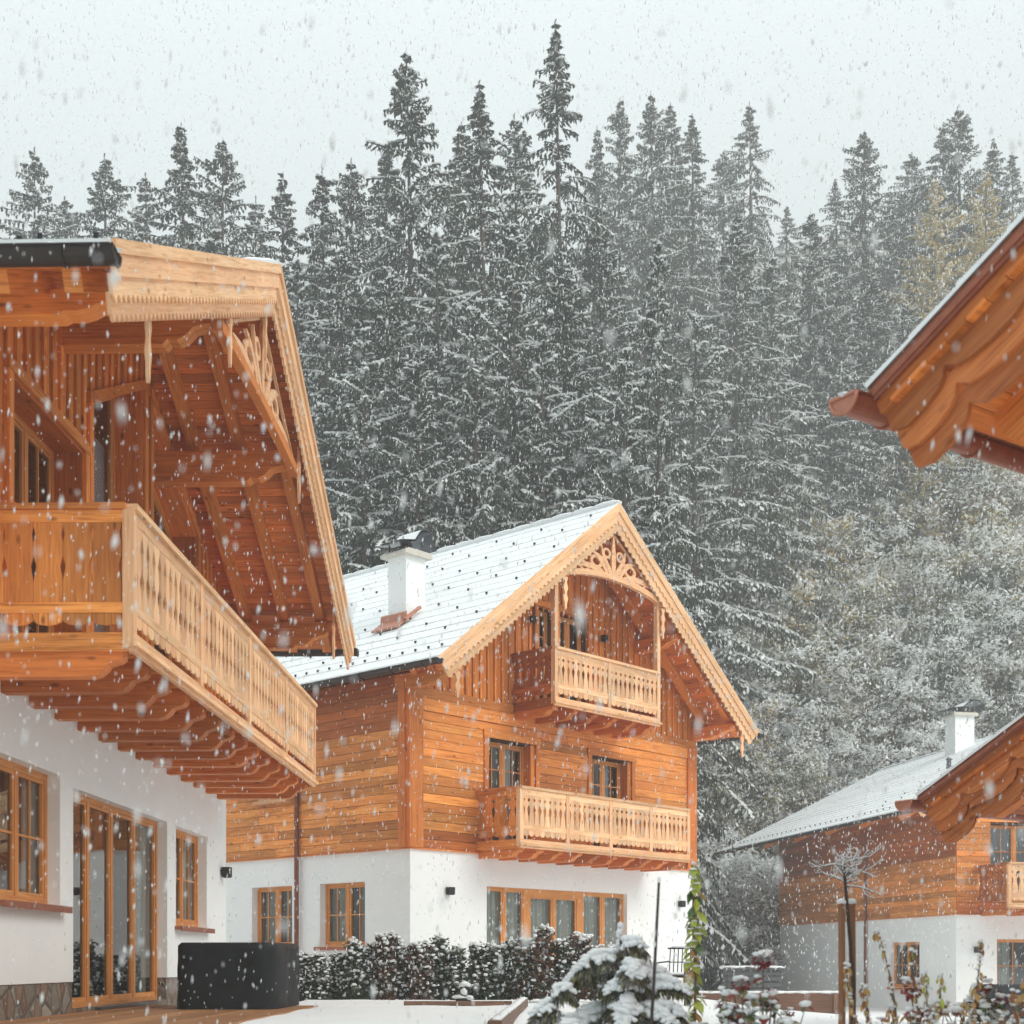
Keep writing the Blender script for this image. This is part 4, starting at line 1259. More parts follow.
ords = ['first', 'second', 'third', 'fourth', 'fifth', 'sixth', 'seventh', 'eighth', 'ninth', 'tenth', 'eleventh', 'twelfth', 'thirteenth', 'fourteenth', 'fifteenth', 'sixteenth', 'seventeenth', 'eighteenth', 'nineteenth', 'twentieth']


def zone(x):
    if x < 270: return 'over the left chalet roof'
    if x < 600: return 'between left chalet gable and middle chalet peak'
    if x < 800: return 'right of the middle chalet peak'
    return 'over the copper-edged upper right eave'


def spruce_at(x, y, Y, k, label, group):
    q = at(x, y, Y); g = ground_z(q.x, Y)
    hh = q.z - g
    s = hh / SPH[k]
    wd = min(1.35, max(.97, 1.1 / s)) * (.62 if x == 660 else .85 if Y < 58 else 1)
    return plant(SP[k], (q.x, Y, g - .3), (s * wd, s * wd, s * 1.01), R.random() * 6.28, label, 'spruce', group)


cnt = {}
special = {415: 'broad tall spruce, second highest treetop, standing over the middle chalet chimney', 563: 'tallest spruce of all, a slender spire rising clear of the forest skyline',
           487: 'tall narrow spruce between the two highest treetops'}
for x, y, Y, k in skyline:
    zz = zone(x); cnt[zz] = cnt.get(zz, 0) + 1
    lab = special.get(x) or '%s skyline spruce from the left of those %s' % (ords[cnt[zz] - 1], zz)
    k = {2: R.choice((2, 5, 6)), 0: R.choice((0, 0, 5)), 1: R.choice((1, 6))}.get(k, k)
    spruce_at(x, y, Y, k, lab, 'spruces whose tips stand against the sky')
front = [(300, 262, 53, 4), (342, 245, 51, 2), (392, 262, 50, 0), (440, 235, 52, 4), (516, 222, 50, 2), (474, 300, 49, 4), (570, 250, 52, 0), (606, 215, 64, 0), (660, 240, 50, 2), (694, 310, 70, 4), (735, 222, 76, 0), (772, 260, 80, 4),
         (808, 215, 88, 2), (838, 290, 87, 4), (872, 270, 88, 0), (905, 300, 88, 4), (60, 240, 62, 0), (140, 230, 60, 2), (215, 232, 58, 4), (258, 250, 56, 0), (366, 330, 48, 4), (545, 330, 49, 4), (625, 350, 49, 4), (415, 350, 48, 2)]
front.sort()
n1 = 0; n2 = 0
for x, y, Y, k in front:
    if x < 600: n1 += 1; lab = '%s snow-laden spruce from the left in the front row behind the chalet roofs' % ords[n1 - 1]
    else: n2 += 1; lab = '%s spruce from the left on the slope right of the middle chalet peak' % ords[n2 - 1]
    spruce_at(x, y, Y, k, lab, 'lower spruces in front of the skyline trees')
for i in range(46):                 # the depth of the forest
    x = -60 + 1150 * i / 45 + R.uniform(-14, 14); Y = R.uniform(66, 92) if x < 560 else R.uniform(96, 120)
    yb = 190 if x < 300 else (165 if x < 720 else 235)
    spruce_at(x, yb + R.uniform(60, 210), Y, R.choice((0, 1, 2, 3, 5, 6)), 'pale grey spruce deep in the forest, half hidden by nearer trees', 'half hidden spruces deep in the forest')
for i, (x, y, Y, k) in enumerate([(905, 600, 77, 4), (965, 560, 80, 4), (1022, 575, 79, 4), (845, 440, 98, 2), (785, 400, 96, 4), (1000, 470, 88, 4), (930, 470, 89, 2)]):
    spruce_at(x, y, Y, k, '%s of the small dark spruces standing among the snowy bushes, counted from lowest tip' % ords[[6, 4, 5, 2, 0, 1, 3][i]] if False else
              ['dark spruce lowest among the snowy bushes, under the upper right gutter', 'dark spruce behind the bushes, above the far chalet chimney', 'dark spruce at the right edge behind the bushes',
               'spruce above the yellowish bushes on the slope', 'spruce at the upper left of the bushy slope', 'spruce at the right edge just below the copper gutter', 'spruce directly under the tip of the copper gutter'][i], 'small spruces among the bushes')
for i, (x, y, Y, s, lab) in enumerate([(935, 180, 90, 1, 'golden larch with snowy boughs left of the upper right eave'), (985, 172, 91, 1, 'golden larch partly hidden by the upper right eave'), (920, 425, 86, .6, 'rust-tinged larch below the copper gutter'), (995, 445, 86, .6, 'orange larch at the right edge below the copper gutter')]):
    q = at(x, y, Y); g = ground_z(q.x, Y); s = (q.z - g) / 22
    plant(LARCH, (q.x, Y, g - .2), (min(1.1, s * 1.1), min(1.1, s * 1.1), s), i * 1.7, lab, 'larch', 'golden larches on the slope')

SH_M = ['treesnow', 'twig', 'olive', 'hedgeleaf', 'brownleaf', 'gold']
SHR = [proto('snowy_bush', *shrub_meshes(21, 6, 6.5, [1, 1, 2, 3], .68), SH_M), proto('snowy_bush', *shrub_meshes(22, 6, 6.0, [2, 2, 5, 1, 2], .46), SH_M),
       proto('snowy_bush', *shrub_meshes(23, 6, 7.0, [1, 1, 1, 4], .88), SH_M), proto('snowy_bush', *shrub_meshes(24, 6, 6.0, [3, 1, 3, 3], .40), SH_M),
       proto('snowy_bush', *shrub_meshes(25, 6, 5.4, [2, 5, 4, 2], .52, clumps=90), SH_M)]
bush = []
rows = [(58.5, 5.0, 712, 800, 3), (60.5, 4.6, 690, 1050, 7), (63.5, 5.0, 700, 1060, 7), (66.5, 5.0, 705, 1060, 7), (69.5, 5.4, 715, 1060, 7), (73, 5.6, 715, 1060, 7), (77, 5.8, 720, 1060, 7), (82, 6.0, 725, 1060, 7), (56, 4.6, 708, 752, 2), (87, 6.4, 730, 1060, 7)]
for ri, (Y, hh, xa, xb, n) in enumerate(rows):
    for i in range(n):
        x = xa + (xb - xa) * (i + .5) / n + R.uniform(-13, 13); YY = Y + R.uniform(-1.4, 1.4)
        bush.append((x, YY, hh * R.uniform(.8, 1.25), ri, i, n))
rown = ['second', 'third', 'fourth', 'fifth', 'sixth', 'seventh', 'eighth', 'ninth', 'lowest', 'topmost']
for x, Y, hh, ri, i, n in bush:
    X = (x - CX) / F * Y
    k = R.choice((1, 4, 1, 0, 2)) if x < 880 and 3 <= ri <= 7 else (R.choice((2, 0, 2, 3)) if ri in (0, 1, 2, 8) else R.choice((0, 2, 3, 3, 4)))
    s = hh / 6
    plant(SHR[k], (X, Y, ground_z(X, Y) - .2), (s * R.uniform(.95, 1.2), s * 1.0, s), R.random() * 6.28,
          '%s bush from left in %s tier of snowy thicket right of middle chalet' % (ords[i], rown[ri]), 'bush', 'snow-covered bushes on the right-hand slope')


# ------------------------------------------------------------------ garden
def hedge_mesh(seed, H, W, brown):
    rr = random.Random(seed); tb = MB(); cb = MB()
    for i in range(7):
        a = rr.random() * 6.28; d = V((math.cos(a), math.sin(a), 0)) * W * rr.uniform(.05, .3); h = H * rr.uniform(.75, 1)
        tb.tube([(0, 0, 0), d * .7 + V((0, 0, h * .5)), d + V((0, 0, h))], [.012, .008, .004], 4)
        for q in range(330):
            t = rr.uniform(.08, 1.0); c = d * min(1, t * 1.2) + V((rr.gauss(0, .36), rr.gauss(0, .36), 0)) * W * .42 * (1.1 - .55 * t) + V((0, 0, h * t))
            dd = V((rr.uniform(-1, 1), rr.uniform(-1, 1), rr.uniform(-.4, .9))).normalized(); w = dd.cross(V((rr.uniform(-1, 1), rr.uniform(-1, 1), .8))).normalized()
            l = rr.uniform(.026, .06)
            quad(cb, c, dd * l, w * l * .5, 1 if rr.random() < brown else 0)
        for q in range(40):
            t = 1.06 - .9 * rr.random() ** 1.2; c = d * min(1, t * 1.2) + V((rr.gauss(0, .36), rr.gauss(0, .36), 0)) * W * .42 * (1.15 - .55 * t) + V((0, 0, h * t))
            r_ = rr.uniform(.009, .034); cb.blob(c, r_ * 1.2, r_ * 1.2, r_ * .8, 2, 6, 4, .3)
    return tb, cb


HG = [proto('hedge_shrub', *hedge_mesh(31 + i, 1.0, .5, (.06, .15, .75, .3)[i]), ['hedgeleaf', 'brownleaf', 'snow'], ('stem', 'foliage')) for i in range(4)]
hx = [303 + i * 17.2 for i in range(19)]
hk = [0, 1, 0, 0, 1, 2, 3, 2, 0, 0, 1, 0, 0, 3, 2, 3, 2, 3, 0]
for i, x in enumerate(hx):
    Y = 22.2 + R.uniform(-.15, .15); X = (x - CX) / F * Y; k = hk[i]
    s = R.uniform(.78, 1.08) * (1.14 if k == 2 else 1)
    plant(HG[k], (X, Y, ground_z(X, Y) - .02), (1.05, 1.0, s), R.random() * 6.28,
          '%s shrub from the left in the snowy hedge before the middle chalet, %s' % (ords[i], ('dark green', 'dark green', 'reddish brown', 'green and brown')[k]), 'shrub', 'shrubs of the snowy hedge')


def dwarf_spruce(H, W, seed):
    rr = random.Random(seed); tb = MB(); cb = MB(); sb = MB()
    tb.tube([(0, 0, 0), (.01, 0, H * .5), (.03, .01, H)], [.03, .018, .006], 6)
    br = []
    z = .12; a = rr.random() * 6
    while z < H * .97:
        t = z / H
        for j in range(4 if t < .8 else 2):
            a += 1.75 + rr.uniform(-.4, .4)
            br.append((z + rr.uniform(-.04, .04), a, (W * .5) * ((1 - t) ** .7 * rr.uniform(.65, 1.25) + .10), t))
        z += .105 * rr.uniform(.8, 1.2)
    for z, az, L, t in br:
        dr = V((math.cos(az), math.sin(az), 0)); sd = V((-dr.y, dr.x, 0)); pts = []; dn = rr.uniform(.6, 1.0); up = rr.uniform(.45, .75)
        for q in range(11):
            s = q / 10
            pts.append(V((.03 * z / H, 0, z)) + dr * L * s * (1 - .12 * s) + V((0, 0, L * (up * s - dn * s * s))) + sd * .07 * L * math.sin(s * 3 + z * 9))
        tb.tube(pts, [.010 * (1 - q / 11) + .003 for q in range(11)], 4)
        def P(s): f = s * 10; i = min(9, int(f)); return pts[i].lerp(pts[i + 1], f - i)
        for q in range(int(L * 700) + 60):
            s = rr.uniform(.15, 1.0); p = P(s)
            sp = .12 * (1.25 - .75 * s) * rr.uniform(-1, 1)
            c = p + sd * sp + V((0, 0, -abs(sp) * .7 - rr.random() * .02))
            d = (dr * rr.uniform(.0, .7) + sd * math.copysign(rr.uniform(.0, .7), sp) + V((0, 0, rr.uniform(-1.9, -.4)))).normalized()
            w = d.cross(V((rr.uniform(-1, 1), rr.uniform(-1, 1), .6))).normalized(); l = rr.uniform(.022, .045)
            quad(cb, c + d * l * .7, d * l, w * .006, int(rr.random() * 3))
        n = max(3, int(L / .026))
        for q in range(n):
            s = .2 + .8 * q / n; p = P(s); r_ = (.022 + .014 * math.sin(math.pi * s)) * rr.uniform(.8, 1.15) * (.75 + .4 * min(1, L / .5))
            if rr.random() < .06: continue
            sb.blob(p + V((0, 0, .012)) + sd * rr.gauss(0, .010), r_ * 1.15, r_ * 1.15, r_ * .62, 0, 9, 6, .3)
            for sg in (-1, 1):
                if rr.random() < .85:      # fingers of snow on the side sprays
                    sp = sg * rr.uniform(.035, .085) * (1.2 - .7 * s); e = sd * sp + dr * abs(sp) * .5 + V((0, 0, -abs(sp) * .75 + .012))
                    for u in (.5, .85, 1.2): sb.blob(p + e * u, r_ * .6, r_ * .6, r_ * .42, 0, 7, 5, .3)
    for q in range(9): sb.blob((.03 + rr.gauss(0, .012), rr.gauss(0, .012), H * (.86 + .018 * q)), .024, .024, .022, 0, 7, 5)
    return tb, cb, sb


def garden_spruce(x, y, Y, W, seed, label):
    q = at(x, y, Y); g = ground_z(q.x, Y)
    e = empty('dwarf_spruce', label, 'small spruce', (q.x, Y, g - .03), seed, 'snow-buried young spruces in the foreground')
    tb, cb, sb = dwarf_spruce(q.z - g + .03, W, seed)
    tb.build('trunk', 'bark', e); cb.build('crown', ['olive', 'hedgeleaf', 'twig'], e); sb.build('snow_load', 'snow', e)


garden_spruce(625, 926, 9.0, 1.7, 3, 'young spruce bent under thick snow beside the thin dark cane')
garden_spruce(556, 988, 8.4, 1.3, 8, 'low spruce almost buried in snow left of the thin dark cane')
c = MB(); q0, q1 = at(647, 1090, 8.2), at(659, 880, 8.2)
c.tube([q0, q0.lerp(q1, .5) + V((.004, 0, 0)), q1], [.011, .010, .008], 7); c.blob(q1, .012, .012, .02, 1, 6, 4)
tag(c.build('garden_cane', ['cane', 'snow']), 'thin dark cane standing slanted in front of the young snowy spruce', 'cane')


def leaf(mb, p, d, l, w, m, curl=.25, fold=.2):
    """A pointed leaf of six faces with a fold along its middle."""
    d = d.normalized(); s = d.cross(V((R.uniform(-.5, .5), R.uniform(-.5, .5), 1))).normalized(); n = s.cross(d)
    st = [(0, .05), (.3, .85), (.6, 1), (1, .03)]
    mid = [p + d * l * t - n * l * curl * t * t for t, _ in st]
    for sg in (-1, 1):
        for i in range(3):
            a, b = mid[i], mid[i + 1]
            mb.poly([a, b, b + s * sg * w * st[i + 1][1] + n * fold * w, a + s * sg * w * st[i][1] + n * fold * w], [(0, 0)] * 4, R.random(), m, True)


# climber on its pole
q0, q1 = at(694, 1060, 10), at(692, 862, 10)
e = empty('climbing_plant', 'tall climber with lime green and yellow leaves on a thin pole by the white wall', 'climber', (q0.x, 10, q0.z))
t = MB(); t.tube([(0, 0, 0), (.012, 0, .6), (0, .01, 1.1), q1 - q0], [.012, .01, .008, .005], 6); t.build('stem', 'stake', e)
lf = MB(); sn = MB(); Hc = (q1 - q0).z
for i in range(64):
    z = .30 + (Hc - .32) * i / 63; a = i * 2.4 + R.random(); p = V((math.sin(z * 7) * .014, 0, z)); d = V((math.cos(a), math.sin(a), -.55 - .7 * R.random()))
    l = R.uniform(.07, .13); leaf(lf, p, d, l, l * .27, R.choice((0, 0, 0, 1, 0, 2)))
    if R.random() < .45: dn = d.normalized(); sn.blob(p + dn * l * .45 + V((0, 0, .008)), l * .3, l * .16, .008, 0, 7, 4)
for q in range(9): sn.blob((R.gauss(0, .012), R.gauss(0, .012), Hc - .01 - q * .02), .017, .015, .014, 0, 7, 4)
lf.build('leaves', ['lime', 'green', 'autumn'], e); sn.build('snow_load', 'snow', e)


# red flowering plant, snow-capped
def flower_plant(x, y, Y, label, heads, leaves=26, spread=.2, lm=(0, 1)):
    q = at(x, y, Y); g = ground_z(q.x, Y)
    e = empty('flowering_plant', label, 'garden plant', (q.x, Y, g), 0, 'snowed-under flowering plants')
    st = MB(); lf = MB(); sn = MB()
    tips = []
    for hx_, hy_, r_ in heads:
        p = at(hx_, hy_, Y + R.uniform(-.15, .15)) - V((q.x, Y, g)); tips.append(p)
        b = V((p.x * .35, p.y * .3, 0)); mid = b.lerp(p, .6) + V((R.uniform(-.04, .04), 0, .05))
        st.tube([b, mid, p], [.008, .006, .004], 5)
        hd = MB()
        for k in range(60):
            d = V((R.gauss(0, 1), R.gauss(0, 1), R.gauss(0, .9))).normalized(); c = p + d * r_ * R.uniform(.55, 1)
            leaf(hd, c, (d + V((R.uniform(-.6, .6), R.uniform(-.6, .6), -.3))), r_ * .5, r_ * .24, R.random() < .4)
        hd.build('flower_head', ['wine', 'redleaf'], e)
        for k in range(9): sn.blob(p + V((R.gauss(0, r_ * .42), R.gauss(0, r_ * .42), r_ * (.55 + .35 * R.random()))), r_ * .42, r_ * .42, r_ * .26, 0, 8, 5, .25)
        for k in range(leaves // len(heads) + 2):
            f = R.uniform(.25, .97); s0 = b.lerp(mid, f / .6) if f < .6 else mid.lerp(p, (f - .6) / .4)
            a = R.random() * 6.28; d = V((math.cos(a), math.sin(a), R.uniform(-.7, .3))); l = R.uniform(.05, .10)
            leaf(lf, s0, d, l, l * .33, R.choice(lm))
            if R.random() < .6: sn.blob(s0 + d.normalized() * l * .5 + V((0, 0, .012)), l * .38, l * .34, .016, 0, 7, 4, .25)
    for k in range(leaves):
        p = V((R.gauss(0, spread), R.gauss(0, spread * .7), R.uniform(.5, .95) * tips[0].z * .85)); a = R.random() * 6.28; l = R.uniform(.04, .085)
        b = V((p.x * .4, p.y * .4, 0)); st.tube([b, p], [.005, .003], 4)
        leaf(lf, p, V((math.cos(a), math.sin(a), R.uniform(-.8, .2))), l, l * .35, R.choice(lm)); leaf(lf, p, V((math.cos(a + 2), math.sin(a + 2), R.uniform(-.8, .2))), l, l * .35, R.choice(lm))
        sn.blob(p + V((0, 0, .012)), R.uniform(.02, .05), R.uniform(.02, .05), R.uniform(.012, .022), 0, 8, 5, .3)
    st.build('stem', 'twig', e); lf.build('leaves', ['green', 'olive', 'redleaf', 'autumn', 'lime'], e); sn.build('snow_load', 'snow', e)


flower_plant(752, 1010, 8.6, 'snow-capped plant with red flower heads and green leaves, left of the wooden stakes', [(763, 960, .055), (741, 984, .05), (768, 998, .05), (735, 1015, .05)], 46, .14, (0, 0, 1, 2))
flower_plant(925, 1010, 9.2, 'plant with wine-red snow-capped flower heads among golden shoots', [(912, 988, .07), (930, 1012, .06), (940, 1008, .05)], 16, .16, (3, 1, 2))
flower_plant(990, 1000, 10.5, 'rounded snowy plant with pale green leaves before the black cover at right', [(985, 985, .05), (1001, 1000, .05), (975, 1003, .06)], 60, .16, (1, 1, 0, 3))
flower_plant(716, 1012, 9.6, 'low snow-covered grey-green plant right of the climber', [(722, 1004, .03), (790, 1012, .03)], 40, .2, (1, 1, 0))


# golden-leaved shoots
def shoot(e, pts, lf, sn, st, n, lm, size=.075):
    st.tube(pts, [.007 * (1 - i / len(pts)) + .0025 for i in range(len(pts))], 5)
    for i in range(n):
        f = (.22 + .78 * i / n) * (len(pts) - 1); k = min(len(pts) - 2, int(f)); p = pts[k].lerp(pts[k + 1], f - k)
        a = i * 2.4 + R.random() * .8; d = V((math.cos(a) * .8, math.sin(a) * .8, -1.0 - .8 * R.random()))
        l = size * R.uniform(.7, 1.25); leaf(lf, p + d * .008, d, l, l * .26, R.choice(lm), .5)
        if R.random() < .6: sn.blob(p + V((R.gauss(0, .006), 0, .008)), .018, .014, .010, 0, 7, 4, .3)


def shoots_plant(Y, base, tips, label, lm, n=26, size=.052):
    q = at(base, 960, Y); g = ground_z(q.x, Y)
    e = empty('autumn_shrub', label, 'autumn shrub', (q.x, Y, g), 0, 'golden-leaved shrubs in the foreground')
    st = MB(); lf = MB(); sn = MB()
    for x, y, bow in tips:
        p = at(x, y, Y + R.uniform(-.2, .2)) - V((q.x, Y, g)); b = V((R.uniform(-.04, .04), 0, 0))
        pts = [b.lerp(p, i / 6) + V((bow * math.sin(math.pi * i / 6), 0, abs(bow) * .6 * math.sin(math.pi * i / 6))) for i in range(7)]
        pts.append(p + V((.03 if bow <= 0 else -.03, 0, -.02)))
        shoot(e, pts, lf, sn, st, n, lm, size)
    st.build('stem', 'twig', e); lf.build('leaves', ['autumn', 'gold', 'lime', 'rustleaf'], e); sn.build('snow_load', 'snow', e)


shoots_plant(9.4, 902, [(878, 930, .05), (862, 985, -.05), (846, 964, -.1), (890, 1006, .0)], 'golden shoots arching left toward the wooden stakes', (0, 0, 1, 3), 30)
shoots_plant(9.0, 925, [(910, 950, .0), (926, 972, .02), (942, 975, .02), (936, 1000, 0)], 'upright yellow and green shoots in front of the far chalet window', (0, 1, 1, 2, 3), 24)
shoots_plant(9.2, 960, [(982, 940, .03), (975, 985, .02), (964, 1000, .0)], 'tallest golden shoots curling over at the top, by the far chalet corner', (0, 0, 3, 1), 30)
shoots_plant(8.6, 1040, [(1012, 990, -.03), (1024, 978, 0), (1000, 1012, -.05), (984, 1018, -.06)], 'orange-leaved snowy shrub at the right edge', (0, 0, 3), 24, .06)

# the young tree between two stakes
Yt = 10.5
q = at(852, 960, Yt); g = ground_z(q.x, Yt)
e = empty('young_tree', 'small bare round-headed tree with snowy twigs, tied between two wooden stakes', 'young tree', (q.x, Yt, g))
top = at(845, 880, Yt) - V((q.x, Yt, g))
t = MB(); t.tube([(0, 0, 0), (.012, 0, .7), top * 1.0, top + V((-.01, 0, .12))], [.018, .015, .012, .008], 7); t.build('trunk', 'bark', e)
tw = MB(); sn = MB()
def twig(p, d, L, r, lev):
    pts = [p]; dd = d.copy()
    for i in range(4):
        dd = (dd + V((R.uniform(-.55, .55), R.uniform(-.55, .55), R.uniform(-.35, .45)))).normalized(); pts.append(pts[-1] + dd * L / 4)
    tw.tube(pts, [r * (1 - i / 5) for i in range(5)], 4)
    sn.tube([x + V((0, 0, r * .9 + .003)) for x in pts], [r * .65 + .0012] * 5, 5)
    if lev:
        for k in range(3): twig(pts[R.randint(1, 4)], (dd + V((R.uniform(-1, 1), R.uniform(-1, 1), R.uniform(-.4, .6)))).normalized(), L * R.uniform(.5, .8), r * .62, lev - 1)
for k in range(11):
    a = k * 2.4 + R.random() * .4; twig(top + V((R.uniform(-.02, .02), 0, R.uniform(-.05, .16))), V((math.cos(a), math.sin(a), R.uniform(-.1, 1.3))).normalized(), R.uniform(.12, .19), .0052, 2)
tw.build('twigs', 'twig', e); sn.build('twig_snow', 'snow', e)
for x, dy, lab in ((841.5, -.05, 'left of the two wooden stakes holding the young bare tree'), (852, .05, 'right of the two wooden stakes holding the young bare tree')):
    s = at(x, 903, Yt + dy); e = empty('wooden_stake', lab, 'stake', (s.x, Yt + dy, g), 0, 'wooden stakes of the young tree')
    p = MB(); p.tube([(0, 0, 0), (.004, 0, .6), (0, 0, s.z - g)], [.028, .027, .026], 10); p.build('post', 'stake', e)
    p = MB(); p.blob((0, 0, s.z - g + .01), .036, .036, .024, 0, 10, 6, .2); p.build('snow_load', 'snow', e)

# ------------------------------------------------------------------ terrace, raised bed and small things
a = math.radians(1.432); lf_ = Matrix.Translation((-4.721, 11.22, 0)) @ Matrix.Rotation(math.pi / 2 - a, 4, 'Z')
d = MB(); k = 0
y = -2.15
while y < -.02:
    d.obox(lf_ @ V((-3.0, y, .36)), lf_.to_3x3() @ V((9.1, 0, 0)), lf_.to_3x3() @ V((0, .136, 0)), V((0, 0, .03))); y += .142
d.obox(lf_ @ V((-3.0, -2.18, .0)), lf_.to_3x3() @ V((9.12, 0, 0)), lf_.to_3x3() @ V((0, .025, 0)), V((0, 0, .385)))
d.obox(lf_ @ V((6.1, -2.15, .0)), lf_.to_3x3() @ V((.025, 0, 0)), lf_.to_3x3() @ V((0, 2.1, 0)), V((0, 0, .385)))
o = d.build('wooden_terrace', 'decking'); o['kind'] = 'structure'; o['label'] = 'brown board terrace along the white wall of the left chalet'


def cover(x0, x1, y0, y1, z0, z1, Mx, label, seed):
    """A tarpaulin over something boxy: rounded corners, sagging top, soft creases."""
    bm_ = MB(); n = 64; m = 14
    cx, cy, hx_, hy_ = (x0 + x1) / 2, (y0 + y1) / 2, (x1 - x0) / 2, (y1 - y0) / 2
    def pt(i, j):
        t = 2 * math.pi * i / n; c, s = math.cos(t), math.sin(t); p = 9.0
        r = (abs(c) ** p + abs(s) ** p) ** (-1 / p); z = j / m; dr = 1.0
        if z > .93: dr = 1 - .05 * ((z - .93) / .07) ** 2
        w = noise.noise((c * 2 + seed, s * 2, z * 1.3)) * .035 + .016 * noise.noise((c * 7, s * 7, z * 5 + seed))
        fl = .02 * (1 - z)
        return V((cx + c * r * hx_ * dr * (1 + fl) + c * w, cy + s * r * hy_ * dr * (1 + fl) + s * w, z0 + (z1 - z0) * z - .02 * (z > .99)))
    P = [[pt(i, j) for i in range(n)] for j in range(m + 1)]
    i0 = len(bm_.v); bm_.v += [tuple(Mx @ p) for r_ in P for p in r_]
    for j in range(m):
        for i in range(n):
            i2 = (i + 1) % n; bm_.f.append((i0 + j * n + i, i0 + j * n + i2, i0 + (j + 1) * n + i2, i0 + (j + 1) * n + i)); bm_.uv += [(0, 0)] * 4; bm_.r.append(.5); bm_.m.append(0); bm_.sm.append(True)
    bm_.f.append(tuple(i0 + m * n + i for i in range(n))); bm_.uv += [(0, 0)] * n; bm_.r.append(.5); bm_.m.append(0); bm_.sm.append(False)
    return tag(bm_.build('furniture_cover', 'tarp'), label, 'furniture cover')


cover(4.65, 6.45, -1.92, -.78, .395, 1.17, lf_, 'black tarpaulin cover with rounded corners on the terrace by the left chalet', 2)
q = at(1010, 985, 35); g = ground_z(q.x, 35)
cover(-.75, .9, -.5, .5, 0, .95, Matrix.Translation((q.x, 35, g)), 'black cover standing before the far chalet at the right edge', 5)

e = empty('raised_bed', 'flat timber-edged raised bed deep in smooth snow in front of the hedge', 'raised bed', (0, 0, 0))
b = MB()
b.box(-3.0, .17, 20.15, 20.28, -.05, .352); b.box(-2.2, -.2, 12.6, 12.73, -.05, .33)
b.obox((.10, 20.15, -.05), (-.32, -7.5, 0), (.13, 0, 0), (0, 0, .45)); b.build('timber_edge', 'edging', e)
s = MB(); n = 26
def hz(x, y): return .375 + .016 * noise.noise((x * 1.6, y * 1.1, 2)) - .02 * (y < 12.9)
xs = [-2.95 + (3.02) * i / n for i in range(n + 1)]; ys = [12.75 + 7.4 * j / n for j in range(n + 1)]
for i in range(n):
    for j in range(n):
        f = lambda x, y: (min(x, .08 - .32 * (20.15 - y) / 7.5), y, hz(x, y))
        s.poly([f(xs[i], ys[j]), f(xs[i + 1], ys[j]), f(xs[i + 1], ys[j + 1]), f(xs[i], ys[j + 1])], None, .5, 0, True)
s.box(-2.95, -2.9, 12.75, 20.1, -.05, .36)
for i in range(30): s.blob((.165 - .32 * (i * .25) / 7.5, 20.1 - i * .25, .402), .055, .17, .018, 0, 8, 5, .25)
s.build('snow_cover', 'snow', e)
l = MB(); l.box(-1.36, .0, 17.6, 17.69, .36, .432); tag(l.build('timber_plank', 'edging'), 'grey plank lying across the snow of the raised bed', 'plank')
e = empty('garden_ornament', 'small dark garden ornament half buried in snow in front of the hedge', 'garden ornament', (-.64, 18.2, .37))
m = MB(); m.tube([(0, 0, 0), (0, 0, .06), (.02, 0, .14), (.03, 0, .22)], [.085, .06, .045, .05], 9); m.blob((.0, 0, .06), .10, .08, .045, 0, 9, 6, .3); m.blob((.03, 0, .2), .075, .06, .05, 0, 9, 6, .3); m.build('body', 'black', e)
m = MB(); m.blob((-.03, 0, .10), .12, .08, .03, 0, 9, 5, .3); m.blob((.09, -.02, .09), .06, .05, .03, 0, 9, 5, .3); m.blob((.03, 0, .255), .085, .065, .045, 0, 9, 6, .3); m.blob((.02, -.05, .17), .05, .03, .05, 0, 8, 5, .3); m.build('snow_load', 'snow', e)


def edging(x0, x1, y, Y, label):
    a_, b_ = at(x0, y, Y), at(x1, y, Y); g = min(ground_z(a_.x, Y), ground_z(b_.x, Y))
    e = empty('timber_edging', label, 'timber edging', (a_.x, Y, g), 0, 'low timber edgings')
    m = MB(); h = a_.z - g
    for i in range(2): m.box(0, b_.x - a_.x, -.05, .05, -.1 + i * (h + .1) / 2 + .003, -.1 + (i + 1) * (h + .1) / 2)
    for xx in (.05, (b_.x - a_.x) / 2, b_.x - a_.x - .1): m.box(xx, xx + .07, -.085, -.052, -.1, h - .02)
    m.build('planks', 'edging', e); s = MB(); x = .0
    while x < b_.x - a_.x: s.blob((x + .1, 0, h + .01), .2, .065, .035, 0, 9, 5, .2); x += .22
    s.build('snow_load', 'snow', e)


edging(672, 838, 993, 27, 'low brown timber edging capped with snow, behind the climber and red flowers')
# grey slatted wood box
q = at(752, 970, 33); g = ground_z(q.x, 33)
e = empty('slatted_box', 'grey slatted garden box capped with snow beside the thicket', 'garden box', (q.x, 33, g)); m = MB(); h = q.z - g
for i in range(6):
    z = h * i / 6; m.box(-.62, .62, -.32, -.29, z + .01, z + h / 6 - .012); m.box(-.62, .62, .29, .32, z + .01, z + h / 6 - .012); m.box(-.65, -.621, -.3, .3, z + .01, z + h / 6 - .012); m.box(.621, .65, -.3, .3, z + .01, z + h / 6 - .012)
m.build('slats', 'greyslat', e); m = MB()
for xx in (-.6, .54):
    for yy in (-.285, .225): m.box(xx, xx + .06, yy, yy + .06, 0, h)
m.build('corner_posts', 'greyslat', e)
m = MB(); m.box(-.7, .7, -.36, .36, h, h + .04); m.build('lid', 'greyslat', e)
s = MB()
for i in range(9): s.blob((-.6 + i * .15, R.uniform(-.1, .1), h + .06), .16, .32, .045, 0, 9, 5, .25)
s.build('snow_load', 'snow', e)
